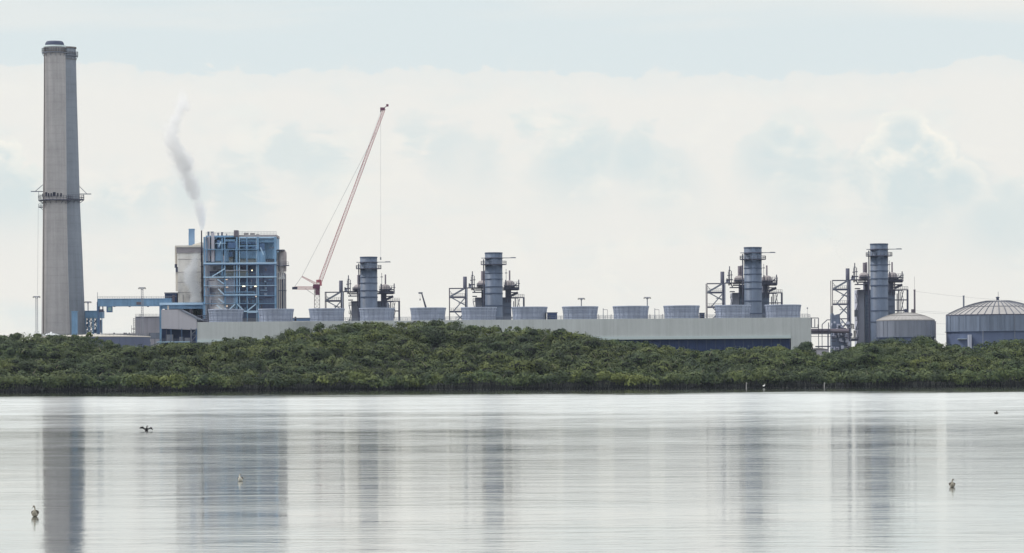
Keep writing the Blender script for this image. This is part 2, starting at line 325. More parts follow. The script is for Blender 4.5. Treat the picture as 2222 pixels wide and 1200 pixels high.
class MB:
    def __init__(s): s.v = []; s.f = []; s.sm = []; s.cut = []; s.hold = False
    def add(s, vs, fs, smooth=False):
        if not s.hold: s.cut.append((len(s.v), len(s.f)))
        o = len(s.v); s.v += [tuple(q) for q in vs]; s.f += [tuple(i+o for i in f) for f in fs]; s.sm += [smooth]*len(fs)
        return s
    def box(s, x0, x1, y0, y1, z0, z1):
        return s.add([(x0,y0,z0),(x1,y0,z0),(x1,y1,z0),(x0,y1,z0),(x0,y0,z1),(x1,y0,z1),(x1,y1,z1),(x0,y1,z1)],
              [(0,3,2,1),(4,5,6,7),(0,1,5,4),(1,2,6,5),(2,3,7,6),(3,0,4,7)])
    def pb(s, px0, py0, px1, py1, D, dep, zb=None):     # box seen as a pixel rectangle, front face at depth D
        cx, cy = (px0+px1)/2, (py0+py1)/2
        z0 = PZ(cx, py1, D) if zb is None else zb
        return s.box(PX(px0, cy, D), PX(px1, cy, D), D, D+dep, z0, PZ(cx, py0, D))
    def poly(s, pts, D, dep):        # pixel polygon extruded away from the camera
        a = [P(px, py, D) for px, py in pts]; n = len(a)
        b = [q + Vector((0, dep, 0)) for q in a]
        return s.add(a+b, [tuple(range(n)), tuple(range(2*n-1, n-1, -1))] + [(i, i+n, (i+1) % n + n, (i+1) % n) for i in range(n)])
    def tube(s, p0, p1, r0, r1=None, n=8, caps=True, smooth=True):
        r1 = r0 if r1 is None else r1
        p0, p1 = Vector(p0), Vector(p1); d = (p1-p0).normalized()
        a = d.orthogonal().normalized(); bb = d.cross(a); vs = []
        for p, r in ((p0, r0), (p1, r1)):
            for i in range(n):
                q = 2*math.pi*i/n; vs.append(p + a*math.cos(q)*r + bb*math.sin(q)*r)
        s.add(vs, [(i, (i+1) % n, (i+1) % n+n, i+n) for i in range(n)], smooth); s.hold = True
        if caps: s.add(vs[:n], [tuple(range(n-1, -1, -1))]); s.add(vs[n:], [tuple(range(n))])
        s.hold = False
        return s
    def bar(s, p0, p1, w_, h_=None):
        h_ = w_ if h_ is None else h_
        p0, p1 = Vector(p0), Vector(p1); d = (p1-p0).normalized()
        a = d.cross(Vector((0, 1, 0)))
        a = Vector((1, 0, 0)) if a.length < 1e-3 else a.normalized()
        bb = d.cross(a).normalized(); vs = []
        for p in (p0, p1):
            for i, j in ((-1,-1),(1,-1),(1,1),(-1,1)): vs.append(p + a*i*w_/2 + bb*j*h_/2)
        return s.add(vs, [(0,1,5,4),(1,2,6,5),(2,3,7,6),(3,0,4,7),(3,2,1,0),(4,5,6,7)])
    def lathe(s, c, prof, n=32, smooth=True, a0=0.0, sx=1.0, sy=1.0):     # prof: (r, z) list from the bottom up
        c = Vector(c); vs = []
        for r, zz_ in prof:
            for i in range(n):
                q = a0 + 2*math.pi*i/n; vs.append((c.x+math.cos(q)*r*sx, c.y+math.sin(q)*r*sy, c.z+zz_))
        fs = [(j*n+i, j*n+(i+1) % n, (j+1)*n+(i+1) % n, (j+1)*n+i) for j in range(len(prof)-1) for i in range(n)]
        s.add(vs, fs, smooth); s.hold = True
        if prof[0][0] > 1e-3: s.add(vs[:n], [tuple(range(n-1, -1, -1))])
        if prof[-1][0] > 1e-3: s.add(vs[-n:], [tuple(range(n))])
        s.hold = False
        return s
    def ball(s, c, rx, ry, rz, n=12, m_=8, rot=None):
        c = Vector(c); vs = []
        for j in range(m_+1):
            t_ = math.pi*j/m_
            for i in range(n):
                q = 2*math.pi*i/n
                v = Vector((math.sin(t_)*math.cos(q)*rx, math.sin(t_)*math.sin(q)*ry, -math.cos(t_)*rz))
                vs.append(c + (rot @ v if rot else v))
        return s.add(vs, [(j*n+i, j*n+(i+1) % n, (j+1)*n+(i+1) % n, (j+1)*n+i) for j in range(m_) for i in range(n)], True)
    def rail(s, p0, p1, h_=1.1, n=None, w_=0.12):       # handrail with posts
        p0, p1 = Vector(p0), Vector(p1); L = (p1-p0).length; n = n or max(2, int(L/2.5))
        for q in (h_, h_*0.5): s.bar(p0+Vector((0,0,q)), p1+Vector((0,0,q)), w_)
        for i in range(n+1):
            p = p0.lerp(p1, i/n); s.bar(p, p+Vector((0,0,h_)), w_)
        return s
    def each(s, name, m_, parent):          # every piece as an object of its own
        cuts = s.cut + [(len(s.v), len(s.f))]; out = []
        for (v0, f0), (v1, f1) in zip(cuts, cuts[1:]):
            q = MB(); q.v = s.v[v0:v1]; q.f = [tuple(i-v0 for i in f) for f in s.f[f0:f1]]; q.sm = s.sm[f0:f1]
            out.append(q.build(name, m_, parent))
        return out
    def build(s, name, m_, parent=None, loc=None):
        me = bpy.data.meshes.new(name)
        off = Vector((0,0,0))
        if parent is not None:
            q = parent
            while q is not None: off = off + q.location; q = q.parent
        elif loc is not None: off = Vector(loc)
        me.from_pydata([tuple(Vector(v)-off) for v in s.v], [], s.f)
        me.polygons.foreach_set('use_smooth', s.sm)
        me.materials.append(M[m_] if isinstance(m_, str) else m_)
        o = bpy.data.objects.new(name, me); COL.objects.link(o)
        if parent is not None: o.parent = parent
        elif loc is not None: o.location = loc
        me.update()
        return o
def kids(o): return [c for c in bpy.data.objects if c.parent == o]
def copy_tree(o, parent=None, cm=None):
    if cm is None:
        cm = {}
        for q in bpy.data.objects:
            if q.parent: cm.setdefault(q.parent.name, []).append(q)
    c = o.copy(); COL.objects.link(c); c.parent = parent
    for ch in cm.get(o.name, []): copy_tree(ch, c, cm)
    return c

GZ = 1.0      # plant ground level

# ------------------------------------------------------------------ setting: water, ground
def sheet(name, x0, x1, y0, y1, z_, m_, nx=1, ny=1):
    mb = MB(); mb.add([(x0,y0,z_),(x1,y0,z_),(x1,y1,z_),(x0,y1,z_)], [(0,1,2,3)])
    return tag(mb.build(name, m_), kind='structure')
sheet('water', -9000, 9000, -3000, 1012, 0.0, 'water')
mb = MB()
prof = [(994, -0.8), (1007, -0.05), (1014, 0.4), (1030, 0.9), (1130, GZ), (16000, GZ)]
rs = random.Random(3); xs = [-16000, -900, -400] + [-300+i*6 for i in range(101)] + [400, 900, 16000]
vs = []
for j, (yy, z_) in enumerate(prof):
    for xx in xs:
        wob = (math.sin(xx*0.05)*2.2+math.sin(xx*0.13+1)*1.4) if j < 3 else 0
        vs.append((xx, yy+wob, z_))
nx = len(xs)
mb.add(vs, [(j*nx+i, j*nx+i+1, (j+1)*nx+i+1, (j+1)*nx+i) for j in range(len(prof)-1) for i in range(nx-1)])
tag(mb.build('ground', 'mud'), kind='structure')

# ------------------------------------------------------------------ mangrove belt
TOP = [(-300,735),(0,735),(60,730),(100,734),(150,733),(240,741),(262,751),(300,758),(330,758),(385,748),(450,750),(480,744),(520,738),(545,735),(575,741),
       (640,723),(680,714),(730,709),(780,706),(860,703),(900,704),(960,704),(990,705),(1020,711),(1080,717),(1150,716),(1200,722),(1240,728),
       (1290,741),(1350,746),(1400,750),(1440,758),(1500,763),(1560,766),(1600,759),(1650,758),(1690,757),(1715,768),(1800,769),(1830,761),
       (1860,755),(1900,752),(1930,748),(1980,750),(2040,752),(2080,761),(2120,755),(2160,746),(2222,741),(2600,742)]
tx = np.array([p[0] for p in TOP], float); ty = np.array([p[1] for p in TOP], float)
DF, DB = 1003.0, 1120.0
def ridge(X, D=DB):        # canopy height of the back of the belt at world x
    px = 1111 + X*F/D
    py = np.interp(px, tx, ty)
    dxx = px - 1111; dy = (py - HY) + ROLL*dxx
    return CAMH - dy*D/F
rng = np.random.default_rng(7)

def leaf_cloud(centres, radii, nper, size, rng, flat=0.75, low=-0.35):
    """leaf clumps on the shells of many crowns -> vertex array of quads"""
    out = []
    tot = int(nper.sum())
    idx = np.repeat(np.arange(len(centres)), nper)
    d = rng.normal(size=(tot, 3)); d /= np.linalg.norm(d, axis=1)[:, None]
    d[:, 2] = np.where(d[:, 2] < low, -d[:, 2], d[:, 2])
    rad = rng.uniform(0.84, 1.06, tot)
    # lobes: crowns are not round
    ph = rng.uniform(0, 6.28, (len(centres), 3))
    az = np.arctan2(d[:, 1], d[:, 0])
    lob = 1 + 0.10*np.sin(11*az+ph[idx, 2])*np.sin(9*d[:, 2]+ph[idx, 0]) + 0.16*np.sin(3*az+ph[idx, 0]) + 0.14*np.sin(5*az+ph[idx, 1]+4*d[:, 2]) + 0.10*np.sin(7*d[:, 2]+ph[idx, 2])
    c = centres[idx] + d*(radii[idx]*(rad*lob)[:, None])*np.array([1, 1, flat])
    nrm = d + rng.normal(scale=0.26, size=(tot, 3)); nrm[:, 2] += 0.1
    nrm /= np.linalg.norm(nrm, axis=1)[:, None]
    up = rng.normal(size=(tot, 3)); a = np.cross(nrm, up); a /= np.linalg.norm(a, axis=1)[:, None]
    b_ = np.cross(nrm, a)
    s_ = rng.uniform(size[0], size[1], tot)[:, None]
    a *= s_; b_ *= s_*0.7
    q = np.stack([c-a, c-b_, c+a, c+b_], axis=1)
    return q.reshape(-1, 3)
def quads_object(name, v, m_, parent=None, loc=None):
    n = len(v)//4
    if loc is not None: v = v - np.array(loc)
    me = bpy.data.meshes.new(name)
    me.vertices.add(n*4); me.vertices.foreach_set('co', v.astype(np.float32).ravel())
    me.loops.add(n*4); me.loops.foreach_set('vertex_index', np.arange(n*4, dtype=np.int32))
    me.polygons.add(n); me.polygons.foreach_set('loop_start', np.arange(0, n*4, 4, dtype=np.int32))
    me.polygons.foreach_set('loop_total', np.full(n, 4, dtype=np.int32))
    me.update(calc_edges=True); me.materials.append(M[m_])
    o = bpy.data.objects.new(name, me); COL.objects.link(o)
    if parent is not None: o.parent = parent
    elif loc is not None: o.location = loc
    return o

def smooth_noise(x_, y_, s, seed):
    r = np.random.default_rng(seed); a = r.uniform(0, 6.28, 6); k1 = r.normal(size=(6, 2))*s
    return sum(np.sin(x_*k1[i, 0]+y_*k1[i, 1]+a[i]) for i in range(6))/3.0

W0, W1 = -205.0, 205.0
rows, cols = 21, 76
gi, gj = np.meshgrid(np.arange(rows), np.arange(cols), indexing='ij')
NCR = rows*cols
cu = np.clip((gi.ravel()+0.5+rng.normal(0, 0.30, NCR))/rows, 0.01, 1.0)**0.92
cx = W0 + (gj.ravel()+0.5*(gi.ravel() % 2)+rng.normal(0, 0.32, NCR))*(W1-W0)/cols
cy = DF + 2.0 + cu*(DB-DF-2) + smooth_noise(cx, cx*0, 0.08, 2)*1.5
rad = rng.uniform(1.2, 3.8, NCR)*(0.66+0.45*cu)
rad = np.where(rng.uniform(0, 1, NCR) < 0.10, rng.uniform(3.8, 5.4, NCR)*(0.6+0.4*cu), rad)
# the belt climbs from low bushes at the water to the tall trees behind
rz = ridge(cx)
prof_u = 2.7 + (rz-2.7)*np.clip(cu*1.05, 0, 1)**0.80
prof_u += smooth_noise(cx, cy, 0.16, 5)*1.1*np.clip(np.minimum(cu*5, (1-cu)*6), 0.1, 1) + rng.normal(0, 1.25, NCR)*np.clip(cu*3, 0.3, 1)
cz = np.minimum(prof_u, ridge(cx)+rng.uniform(-0.5, 0.7, NCR)) - rad*0.62*1.0
cz = np.maximum(cz, 0.9+rad*0.35)
cen = np.stack([cx, cy, cz], 1); rr = np.stack([rad*rng.uniform(1.05, 1.65, NCR), rad, rad], 1)
front = (cu < 0.06)
npr = (rad**2*72).astype(int) + 60
v1 = leaf_cloud(cen, rr, npr, (0.13, 0.32), rng, 0.66, -0.62)
# solid dark core added to every crown to block light and deepen gaps
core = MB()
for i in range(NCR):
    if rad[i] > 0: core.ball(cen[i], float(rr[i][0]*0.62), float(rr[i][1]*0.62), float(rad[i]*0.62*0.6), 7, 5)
o = core.build('crown_shade_cores', 'gap_shade'); tag(o, 'dark solid cores added inside the mangrove crowns to deepen their shade', 'branches', kind='stuff')
# bare grey limbs showing between the leaves
limb = MB()
for i in rng.integers(0, NCR, 420):
    a_ = Vector(cen[i]) + Vector((float(rng.uniform(-1, 1)*rr[i][0]*0.8), float(-rad[i]*1.02), float(rng.uniform(-0.6, 0.3)*rad[i])))
    b2 = a_ + Vector((float(rng.uniform(-1.6, 1.6)), float(rng.uniform(-0.3, 0.5)), float(rng.uniform(0.5, 1.8))))
    limb.tube(a_, b2, 0.09, 0.04, 4, False)
o = limb.build('bare_limbs', 'limb'); tag(o, 'bare grey limbs showing between the mangrove leaves', 'branches', kind='stuff')
# ragged ridge line: small sprigs and little crowns standing clear
NS = 420
sx_ = rng.uniform(W0, W1, NS); sr = rng.uniform(0.5, 1.5, NS)
sy_ = rng.uniform(DB-14, DB, NS); sz_ = ridge(sx_)-sr*0.25+rng.normal(0, 0.35, NS)
v2 = leaf_cloud(np.stack([sx_, sy_, sz_], 1), np.stack([sr, sr, sr], 1), (sr*60).astype(int)+12, (0.16, 0.40), rng)
# overhanging skirt at the water
NF = 560
fx = rng.uniform(W0, W1, NF); fr = rng.uniform(0.6, 2.3, NF)
fy = DF + smooth_noise(fx, fx*0, 0.08, 2)*1.5 + rng.uniform(-0.5, 3.5, NF)
fz = rng.uniform(1.7, 3.7, NF) + smooth_noise(fx, fx*0, 0.25, 9)*0.8
v3 = leaf_cloud(np.stack([fx, fy, fz], 1), np.stack([fr*1.3, fr, fr], 1), (fr*80).astype(int), (0.18, 0.42), rng)
o = quads_object('mangrove_thicket', np.concatenate([v1, v2, v3]), 'leaf', loc=(0, DF, 0))
tag(o, 'dense green mangrove thicket along the whole far shore in front of the plant', 'mangroves', kind='stuff')
# added dark sheet closes the view through the crowns, its colour standing for shade
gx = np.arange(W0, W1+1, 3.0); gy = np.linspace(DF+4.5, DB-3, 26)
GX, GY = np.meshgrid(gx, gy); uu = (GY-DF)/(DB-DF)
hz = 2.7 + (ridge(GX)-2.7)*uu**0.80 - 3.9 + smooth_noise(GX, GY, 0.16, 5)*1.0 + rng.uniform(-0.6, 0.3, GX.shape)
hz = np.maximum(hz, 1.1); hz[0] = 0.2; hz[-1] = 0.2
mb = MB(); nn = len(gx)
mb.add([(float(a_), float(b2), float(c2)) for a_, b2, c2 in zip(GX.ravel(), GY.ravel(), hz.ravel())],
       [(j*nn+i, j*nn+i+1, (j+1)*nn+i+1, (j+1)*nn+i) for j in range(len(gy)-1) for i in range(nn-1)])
tag(mb.build('thicket_shade_backing', 'gap_shade'), 'dark sheet inside the mangrove thicket, gap shade put into its colour', 'shade backing', kind='stuff')
# prop roots in the shade under the skirt
mb = MB(); rs = random.Random(11)
for i in range(3600):
    xx = rs.uniform(W0, W1); yb = DF + float(smooth_noise(np.array(xx), np.array(0.0), 0.08, 2))*1.5 + rs.uniform(-1.2, 4.0)
    lean = rs.uniform(-1.0, 1.0); zt = rs.uniform(1.2, 2.8)
    mb.tube((xx+lean*0.9, yb-rs.uniform(0, 0.8), -0.2), (xx, yb, zt), rs.uniform(0.05, 0.12), 0.04, 4, False)
tag(mb.build('mangrove_roots', 'root'), 'dark band of prop roots standing in the water under the mangroves', 'roots', kind='stuff')

def tree(name, px, base_D, top_py, wpx, label, group, m_='leaf_dark', seed=1, n_cl=16, trunk_h=0.35, cat='tree', zg=GZ):
    r = np.random.default_rng(seed)
    X = PX(px, top_py, base_D); ztop = PZ(px, top_py, base_D); W = wpx*base_D/F
    root = thing(name, (X, base_D, zg), label, cat, group)
    H = ztop-zg
    ang = r.uniform(0, 6.28, n_cl); rr_ = W*0.5*np.sqrt(r.uniform(0, 1, n_cl))*0.72
    hh = r.uniform(0.42, 1.0, n_cl)
    cr = W*r.uniform(0.13, 0.24, n_cl)
    sh = 1-0.5*np.clip((hh-0.6)/0.4, 0, 1)
    c = np.stack([X+np.cos(ang)*rr_*sh, base_D+np.sin(ang)*rr_*sh, ztop-(1-hh)*min(H*0.75, W*0.85)-cr*0.7], 1)
    R3 = np.stack([cr*1.15, cr*1.1, cr*0.9], 1)
    v = leaf_cloud(c, R3, (cr**2*60).astype(int)+120, (0.14, 0.36), r, 0.8, -0.6)
    quads_object('crown', v - np.array([X, base_D, zg]), m_, parent=root)
    mb = MB(); top_ = Vector((X+0.1, base_D, zg+H*0.55))
    mb.tube((X, base_D, zg), top_, 0.28, 0.16, 8)
    for i in range(n_cl):
        q = Vector((float(c[i][0]), float(c[i][1]), float(c[i][2])))
        st = Vector((X, base_D, zg+H*(0.3+0.25*(i % 3)/3)))
        mb.tube(st, q, 0.10, 0.03, 5, False)
    mb.build('trunk', 'bark', root)
    return root
tg = 'trees standing above the mangroves'
tree('broadleaf_tree', 1746, 1180, 741, 48, 'round dark tree before the right end wall of the cooling tower', tg, seed=5, n_cl=20)
tree('broadleaf_tree', 1216, 1118, 713, 34, 'taller left one of two dark crowns rising above the mangroves before the cooling tower', tg, seed=6)
tree('broadleaf_tree', 1253, 1116, 722, 40, 'lower right one of two dark crowns rising above the mangroves before the cooling tower', tg, seed=7)
tree('broadleaf_tree', 910, 1121, 696, 14, 'small sprig-like tree poking above the highest part of the mangrove ridge', tg, 'leaf', seed=8, n_cl=7)
tree('broadleaf_tree', 1925, 1124, 735, 110, 'broad dark crown in front of the small domed tank and grey boiler stack', tg, seed=9, n_cl=46)
tree('broadleaf_tree', 2006, 1126, 729, 96, 'broad green crown in front of the right side of the small domed tank', tg, 'leaf', seed=10, n_cl=42)
tree('broadleaf_tree', 1872, 1122, 744, 60, 'low dark crown at the foot of the boiler with the pipe rack', tg, seed=12, n_cl=22)
tree('broadleaf_tree', 2068, 1122, 748, 36, 'thin pale tree in the gap between the two domed tanks', tg, seed=13, n_cl=9)
tree('broadleaf_tree', 36, 1122, 722, 30, 'small bush above the mangroves left of the tall chimneys', tg, 'leaf', seed=14, n_cl=9)
tree('broadleaf_tree', 80, 1122, 724, 22, 'small bush above the mangroves at the foot of the left light mast', tg, 'leaf', seed=15, n_cl=8)
tree('broadleaf_tree', 194, 1122, 721, 14, 'spindly bush in front of the pale flat tank roof', tg, 'leaf', seed=16, n_cl=6)
tree('broadleaf_tree', 2185, 1124, 738, 80, 'dark crown in front of the large domed tank', tg, seed=18, n_cl=34)

# ------------------------------------------------------------------ cooling tower with twelve fan stacks
CL, CR = P(428, 700, 1432), P(1755, 687.5, 1402)
ang = math.atan2(CR.y-CL.y, CR.x-CL.x); ca, sa = math.cos(ang), math.sin(ang)
def TL(a_, b_, z_): return Vector((CL.x + a_*ca - b_*sa, CL.y + a_*sa + b_*ca, z_))   # along / across / up
LEN = (CR-CL).xy.length; ztop = (CL.z+CR.z)/2; zeave = PZ(1500, 734.5, 1410)
twr = thing('cooling_tower', (CL.x, CL.y, GZ), 'very long low grey cooling tower with a row of round fan stacks on its deck', 'cooling tower')
def tbox(mb, a0, a1, b0, b1, z0, z1):
    return mb.add([TL(a_, b_, z_) for z_ in (z0, z1) for a_, b_ in ((a0,b0),(a1,b0),(a1,b1),(a0,b1))],
           [(0,3,2,1),(4,5,6,7),(0,1,5,4),(1,2,6,5),(2,3,7,6),(3,0,4,7)])
def along(px, b=0.0):
    q = unroll(px, 695)[0]/F
    return (q*(CL.y + b*ca) - CL.x + b*sa)/(ca - q*sa)
mb = MB(); tbox(mb, 0, along(1716), 0, 18, zeave, ztop)
# end block reaching the ground at the right, and a pier at the left
tbox(mb, along(1716), LEN, 0.15, 18, GZ, ztop-0.02); tbox(mb, 0.0, 6.5, 0.3, 17, GZ, zeave)
mb.build('casing', 'fascia', twr)
mb = MB(); tbox(mb, along(432), along(1714), 1.8, 16.5, GZ, zeave-0.002); mb.build('air_inlet', 'louver', twr)
mb = MB(); tbox(mb, 0, along(1716), -0.35, 0.0, zeave-0.25, zeave+0.85); mb.build('eave_trim', 'fascia_trim', twr)
mb = MB()
for i in range(64):
    a_ = 6.5 + (along(1712)-6.5)*i/63; tbox(mb, a_, a_+0.35, 1.3, 1.8, GZ, zeave)
mb.build('inlet_columns', 'navy', twr)
mb = MB()
for b_ in (0.3, 17.6):
    p0, p1 = TL(0.3, b_, ztop), TL(LEN-0.3, b_, ztop); mb.rail(p0, p1, 1.3, 110, 0.10)
mb.build('railing', 'steel', twr)
fan0 = None
fans = [450.5+76/2+2, 599, 709, 818, 929, 1039, 1149, 1259, 1369, 1479, 1590, 1699]
def fan_parts(cx_, cy_, z0):
    r = 6.75; Hh = PZ(1370, 662.5, 1410)-PZ(1370, 691, 1410)
    prof = [(r*0.95, 0), (r*0.945, Hh*0.25), (r*0.96, Hh*0.5), (r*0.985, Hh*0.78), (r*1.02, Hh*0.96), (r*1.02, Hh), (r*0.97, Hh), (r*0.9, Hh*0.5), (r*0.9, Hh*0.05)]
    mb = MB(); mb.lathe((cx_, cy_, z0), prof, 40); f = mb.build('fan_stack', 'fan', twr)
    mb = MB()
    for i in range(20):
        q = 2*math.pi*(i+0.5)/20
        for (ra, za), (rb, zb) in zip(prof[:4], prof[1:5]):
            mb.bar((cx_+math.cos(q)*(ra+0.05), cy_+math.sin(q)*(ra+0.05), z0+za), (cx_+math.cos(q)*(rb+0.05), cy_+math.sin(q)*(rb+0.05), z0+zb), 0.16)
    for hh, rr_ in ((0.16, 0.952), (0.52, 0.966)): mb.lathe((cx_, cy_, z0+Hh*hh), [(r*rr_, 0), (r*rr_+0.16, 0.02), (r*rr_+0.16, 0.16), (r*rr_, 0.18)], 40, False)
    g = mb.build('rib_frame', 'fan_rib', f)
    mb = MB()
    for hh, rr_ in ((0.72, 0.985), (0.93, 1.02)): mb.lathe((cx_, cy_, z0+Hh*hh), [(r*rr_, 0), (r*rr_+0.14, 0.02), (r*rr_+0.14, 0.16), (r*rr_, 0.18)], 40, False)
    h_ = mb.each('hoop', 'fan_lip', f)
    return f, [g]+h_
f0, fk = fan_parts(0.0, 0.0, 0.0)
for q in [f0]: pass
base_off = Vector(f0.location)
for i, px in enumerate(fans):
    c = TL(along(px, 9.0), 9.0, ztop+0.01) - twr.location
    if i == 0:
        # meshes were made with the origin of the world as centre: shift them to the fan's own base
        for o_ in [f0]+fk:
            o_.data.transform(Matrix.Translation(twr.location))
        f0.location = c
    else:
        f = f0.copy(); COL.objects.link(f); f.parent = twr; f.location = c
        for g in fk:
            g2 = g.copy(); COL.objects.link(g2); g2.parent = f
# deck furniture: electrical cabins, pipework and stair head
def cabin(px0, px1, py0, label, m_='navy', D=1420):
    c = P((px0+px1)/2, 690, D); z0 = ztop+0.02
    root = thing('equipment_cabin', (c.x, c.y, z0), label, 'cabin', 'dark cabins on the cooling tower deck')
    mb = MB(); mb.box(PX(px0, 690, D), PX(px1, 690, D), D, D+4, z0, PZ(px0, py0, D)); mb.build('cabin_wall', m_, root)
    mb = MB(); mb.box(PX(px0, 690, D)-0.2, PX(px1, 690, D)+0.2, D-0.2, D+4.2, PZ(px0, py0, D), PZ(px0, py0, D)+0.25); mb.build('roof', 'steel', root)
    mb = MB(); mb.box(PX(px0+3, 690, D), PX(px0+7, 690, D), D-0.06, D, z0, z0+1.6); mb.build('door', 'black', root)
cabin(1187.5, 1209, 679, 'wide dark blue cabin on the cooling tower deck between two fan stacks near its middle')
cabin(1518.5, 1529, 680, 'narrow dark cabin on the cooling tower deck left of a pipe rack')
cabin(636, 672, 691, 'flat dark blue box on the cooling tower deck below the red tower crane', 'blue_deep')
for i, px in enumerate((1309, 1421)):
    c = P(px, 690, 1425)
    root = thing('deck_pipe', (c.x, c.y, ztop), ['thin vent pipe with a side bracket on the deck, left of the middle-right fan stacks', 'thin vent pipe with a side bracket on the deck, right one of the pair'][i], 'pipe', 'vent pipes on the cooling tower deck')
    mb = MB(); mb.tube((c.x, c.y, ztop), (c.x, c.y, PZ(px, 669, 1425)), 0.14, 0.12, 6); mb.build('pipe', 'steel', root)
    mb = MB(); zt_ = PZ(px, 672, 1425); mb.bar((c.x, c.y, zt_), (c.x+1.6, c.y, zt_), 0.14); mb.bar((c.x+1.6, c.y, zt_), (c.x+1.6, c.y, ztop), 0.12)
    for kx in (-1.9, -2.9, 3.0): mb.bar((c.x+kx, c.y, ztop), (c.x+kx, c.y, ztop+2.0), 0.2)
    mb.each('bracket', 'steel_dark', root)

# ------------------------------------------------------------------ heat recovery boilers (four alike)
D4 = 1500.0; mpp = D4/F
def hx(px): return PX(px, 640, D4)
def hz_(py): return PZ(1908, py, D4)
XS = hx(1908); XK = PX(1908, 640, D4-8)
hr = thing('boiler_unit', (XS, D4, GZ), 'grey boiler with round exhaust stack, rightmost of the row, behind the small domed tank', 'boiler', 'grey boilers with exhaust stacks behind the cooling tower')
mb = MB(); r = 19.3*mpp
mb.lathe((XK, D4-8, 0), [(r, GZ), (r, hz_(531)), (r*0.9, hz_(531)), (r*0.9, hz_(545))], 36); st = mb.build('exhaust_stack', 'stack', hr)
mb = MB()
for py, ww, hh in ((533, 0.10, 0.5), (577, .12, .3), (590, .15, .3), (607, .15, .35), (622, .15, .45), (649, .15, .45), (676, .15, .35), (700, .15, .35)):
    mb.lathe((XK, D4-8, hz_(py)), [(r, 0), (r+ww, 0.01), (r+ww, hh), (r, hh+0.01)], 36, False)
mb.each('stack_ring', 'stack_ring', st)
mb = MB(); mb.lathe((XK, D4-8, hz_(558)), [(r, 0), (r+1.7, 0.05), (r+1.7, 0.35), (r, 0.4)], 24, False)
mb.lathe((XK, D4-8, hz_(543.5)), [(r, 0), (r+0.5, 0.05), (r+0.5, 0.3), (r, 0.35)], 24, False); mb.build('platform', 'steel_dark', st)
mb = MB(); n = 20
for ri, z0 in ((1.65, hz_(556.5)),):
    for i in range(n):
        q0, q1 = 2*math.pi*i/n, 2*math.pi*(i+1)/n
        a_ = Vector((XK+math.cos(q0)*(r+ri), D4-8+math.sin(q0)*(r+ri), z0)); b_ = Vector((XK+math.cos(q1)*(r+ri), D4-8+math.sin(q1)*(r+ri), z0))
        mb.rail(a_, b_, 1.3, 1, 0.13)
mb.bar((hx(1876.5), D4-8, hz_(542.5)), (XK-r, D4-8, hz_(542.5)), 0.28); mb.bar((XK+r, D4-8, hz_(542.3)), (hx(1953), D4-8, hz_(542.3)), 0.28)
mb.bar((hx(1941), D4-8, hz_(541.3)), (hx(1952), D4-8, hz_(541.3)), 0.2)
mb.build('railing', 'steel', st)
mb = MB(); mb.box(XK-r*0.99, XK-r*0.5, D4-8-r-0.25, D4-8-r*0.2, hz_(545), hz_(543.6)); mb.tube((XK-4.1, D4-8, GZ), (XK-4.1, D4-8, hz_(545)), 0.25, 0.25, 6); mb.build('ladder_cage', 'steel_dark', st)
# casing body
mb = MB(); mb.box(hx(1877), hx(1942), D4, D4+34, GZ, hz_(630)); mb.build('casing', 'hrsg', hr)
mb = MB(); mb.box(hx(1862), hx(1877)-0.02, D4+3, D4+16, GZ, hz_(628)); mb.build('side_duct', 'hrsg2', hr)
mb = MB()
for i in range(26):      # stiffener bands on the left bay
    zz_ = GZ + (hz_(634)-GZ)*i/25; mb.box(hx(1878), hx(1888), D4-0.5, D4-0.05, zz_, zz_+0.45)
    if i % 2: mb.box(hx(1929), hx(1941.5), D4-0.4, D4-0.05, zz_, zz_+0.35)
mb.each('stiffener', 'hrsg_rib', hr)
mb = MB()
for px in (1877, 1883, 1931, 1937, 1941): mb.box(hx(px)-0.22, hx(px)+0.22, D4-1.0, D4-0.55, hz_(640), hz_(607))
for py in (608, 612, 630): mb.box(hx(1862), hx(1958), D4-1.0, D4-0.55, hz_(py)-0.28, hz_(py)+0.28)
mb.box(hx(1878), hx(1888), D4+1, D4+10, hz_(630), hz_(612)); mb.box(hx(1929), hx(1940), D4+1, D4+10, hz_(630), hz_(609))
mb.build('top_frame', 'steel_dark', hr)
for a_, b_ in ((1866, 1889), (1927, 1950)):
    c = hx((a_+b_)/2); rw = (b_-a_)/2*mpp*1.05
    mb = MB(); zb = hz_(607); hh = hz_(590)-zb
    mb.lathe((c, D4+4, zb), [(rw, 0), (rw, hh*0.35), (rw*0.9, hh*0.65), (rw*0.6, hh*0.92), (0.01, hh)], 20, True, 0, 1, 1.6); mb.build('steam_drum', 'drum', hr)
for a_, b_, t_ in ((1875, 1881, 569), (1880.5, 1885, 568), (1937, 1940.5, 568)):
    mb = MB(); c = hx((a_+b_)/2); rw = (b_-a_)/2*mpp
    mb.lathe((c, D4+5, 0), [(rw, hz_(600)), (rw, hz_(t_)), (rw*0.7, hz_(t_))], 12); mb.build('silencer', 'steel_brown', hr)
for px, t_, w_ in ((1856, 570, 1.1), (1853.5, 581, 0.8), (1860, 580, 0.9), (1931, 565, 0.5), (1959, 589, 1.2)):
    mb = MB(); mb.tube((hx(px), D4+2, hz_(612)), (hx(px), D4+2, hz_(t_)), w_*mpp, w_*mpp, 8)
    mb.bar((hx(px)-0.5, D4+2, hz_(t_+9)), (hx(px)+0.5, D4+2, hz_(t_+9)), 0.3); mb.build('vent_pipe', 'steel_dark', hr)
mb = MB()
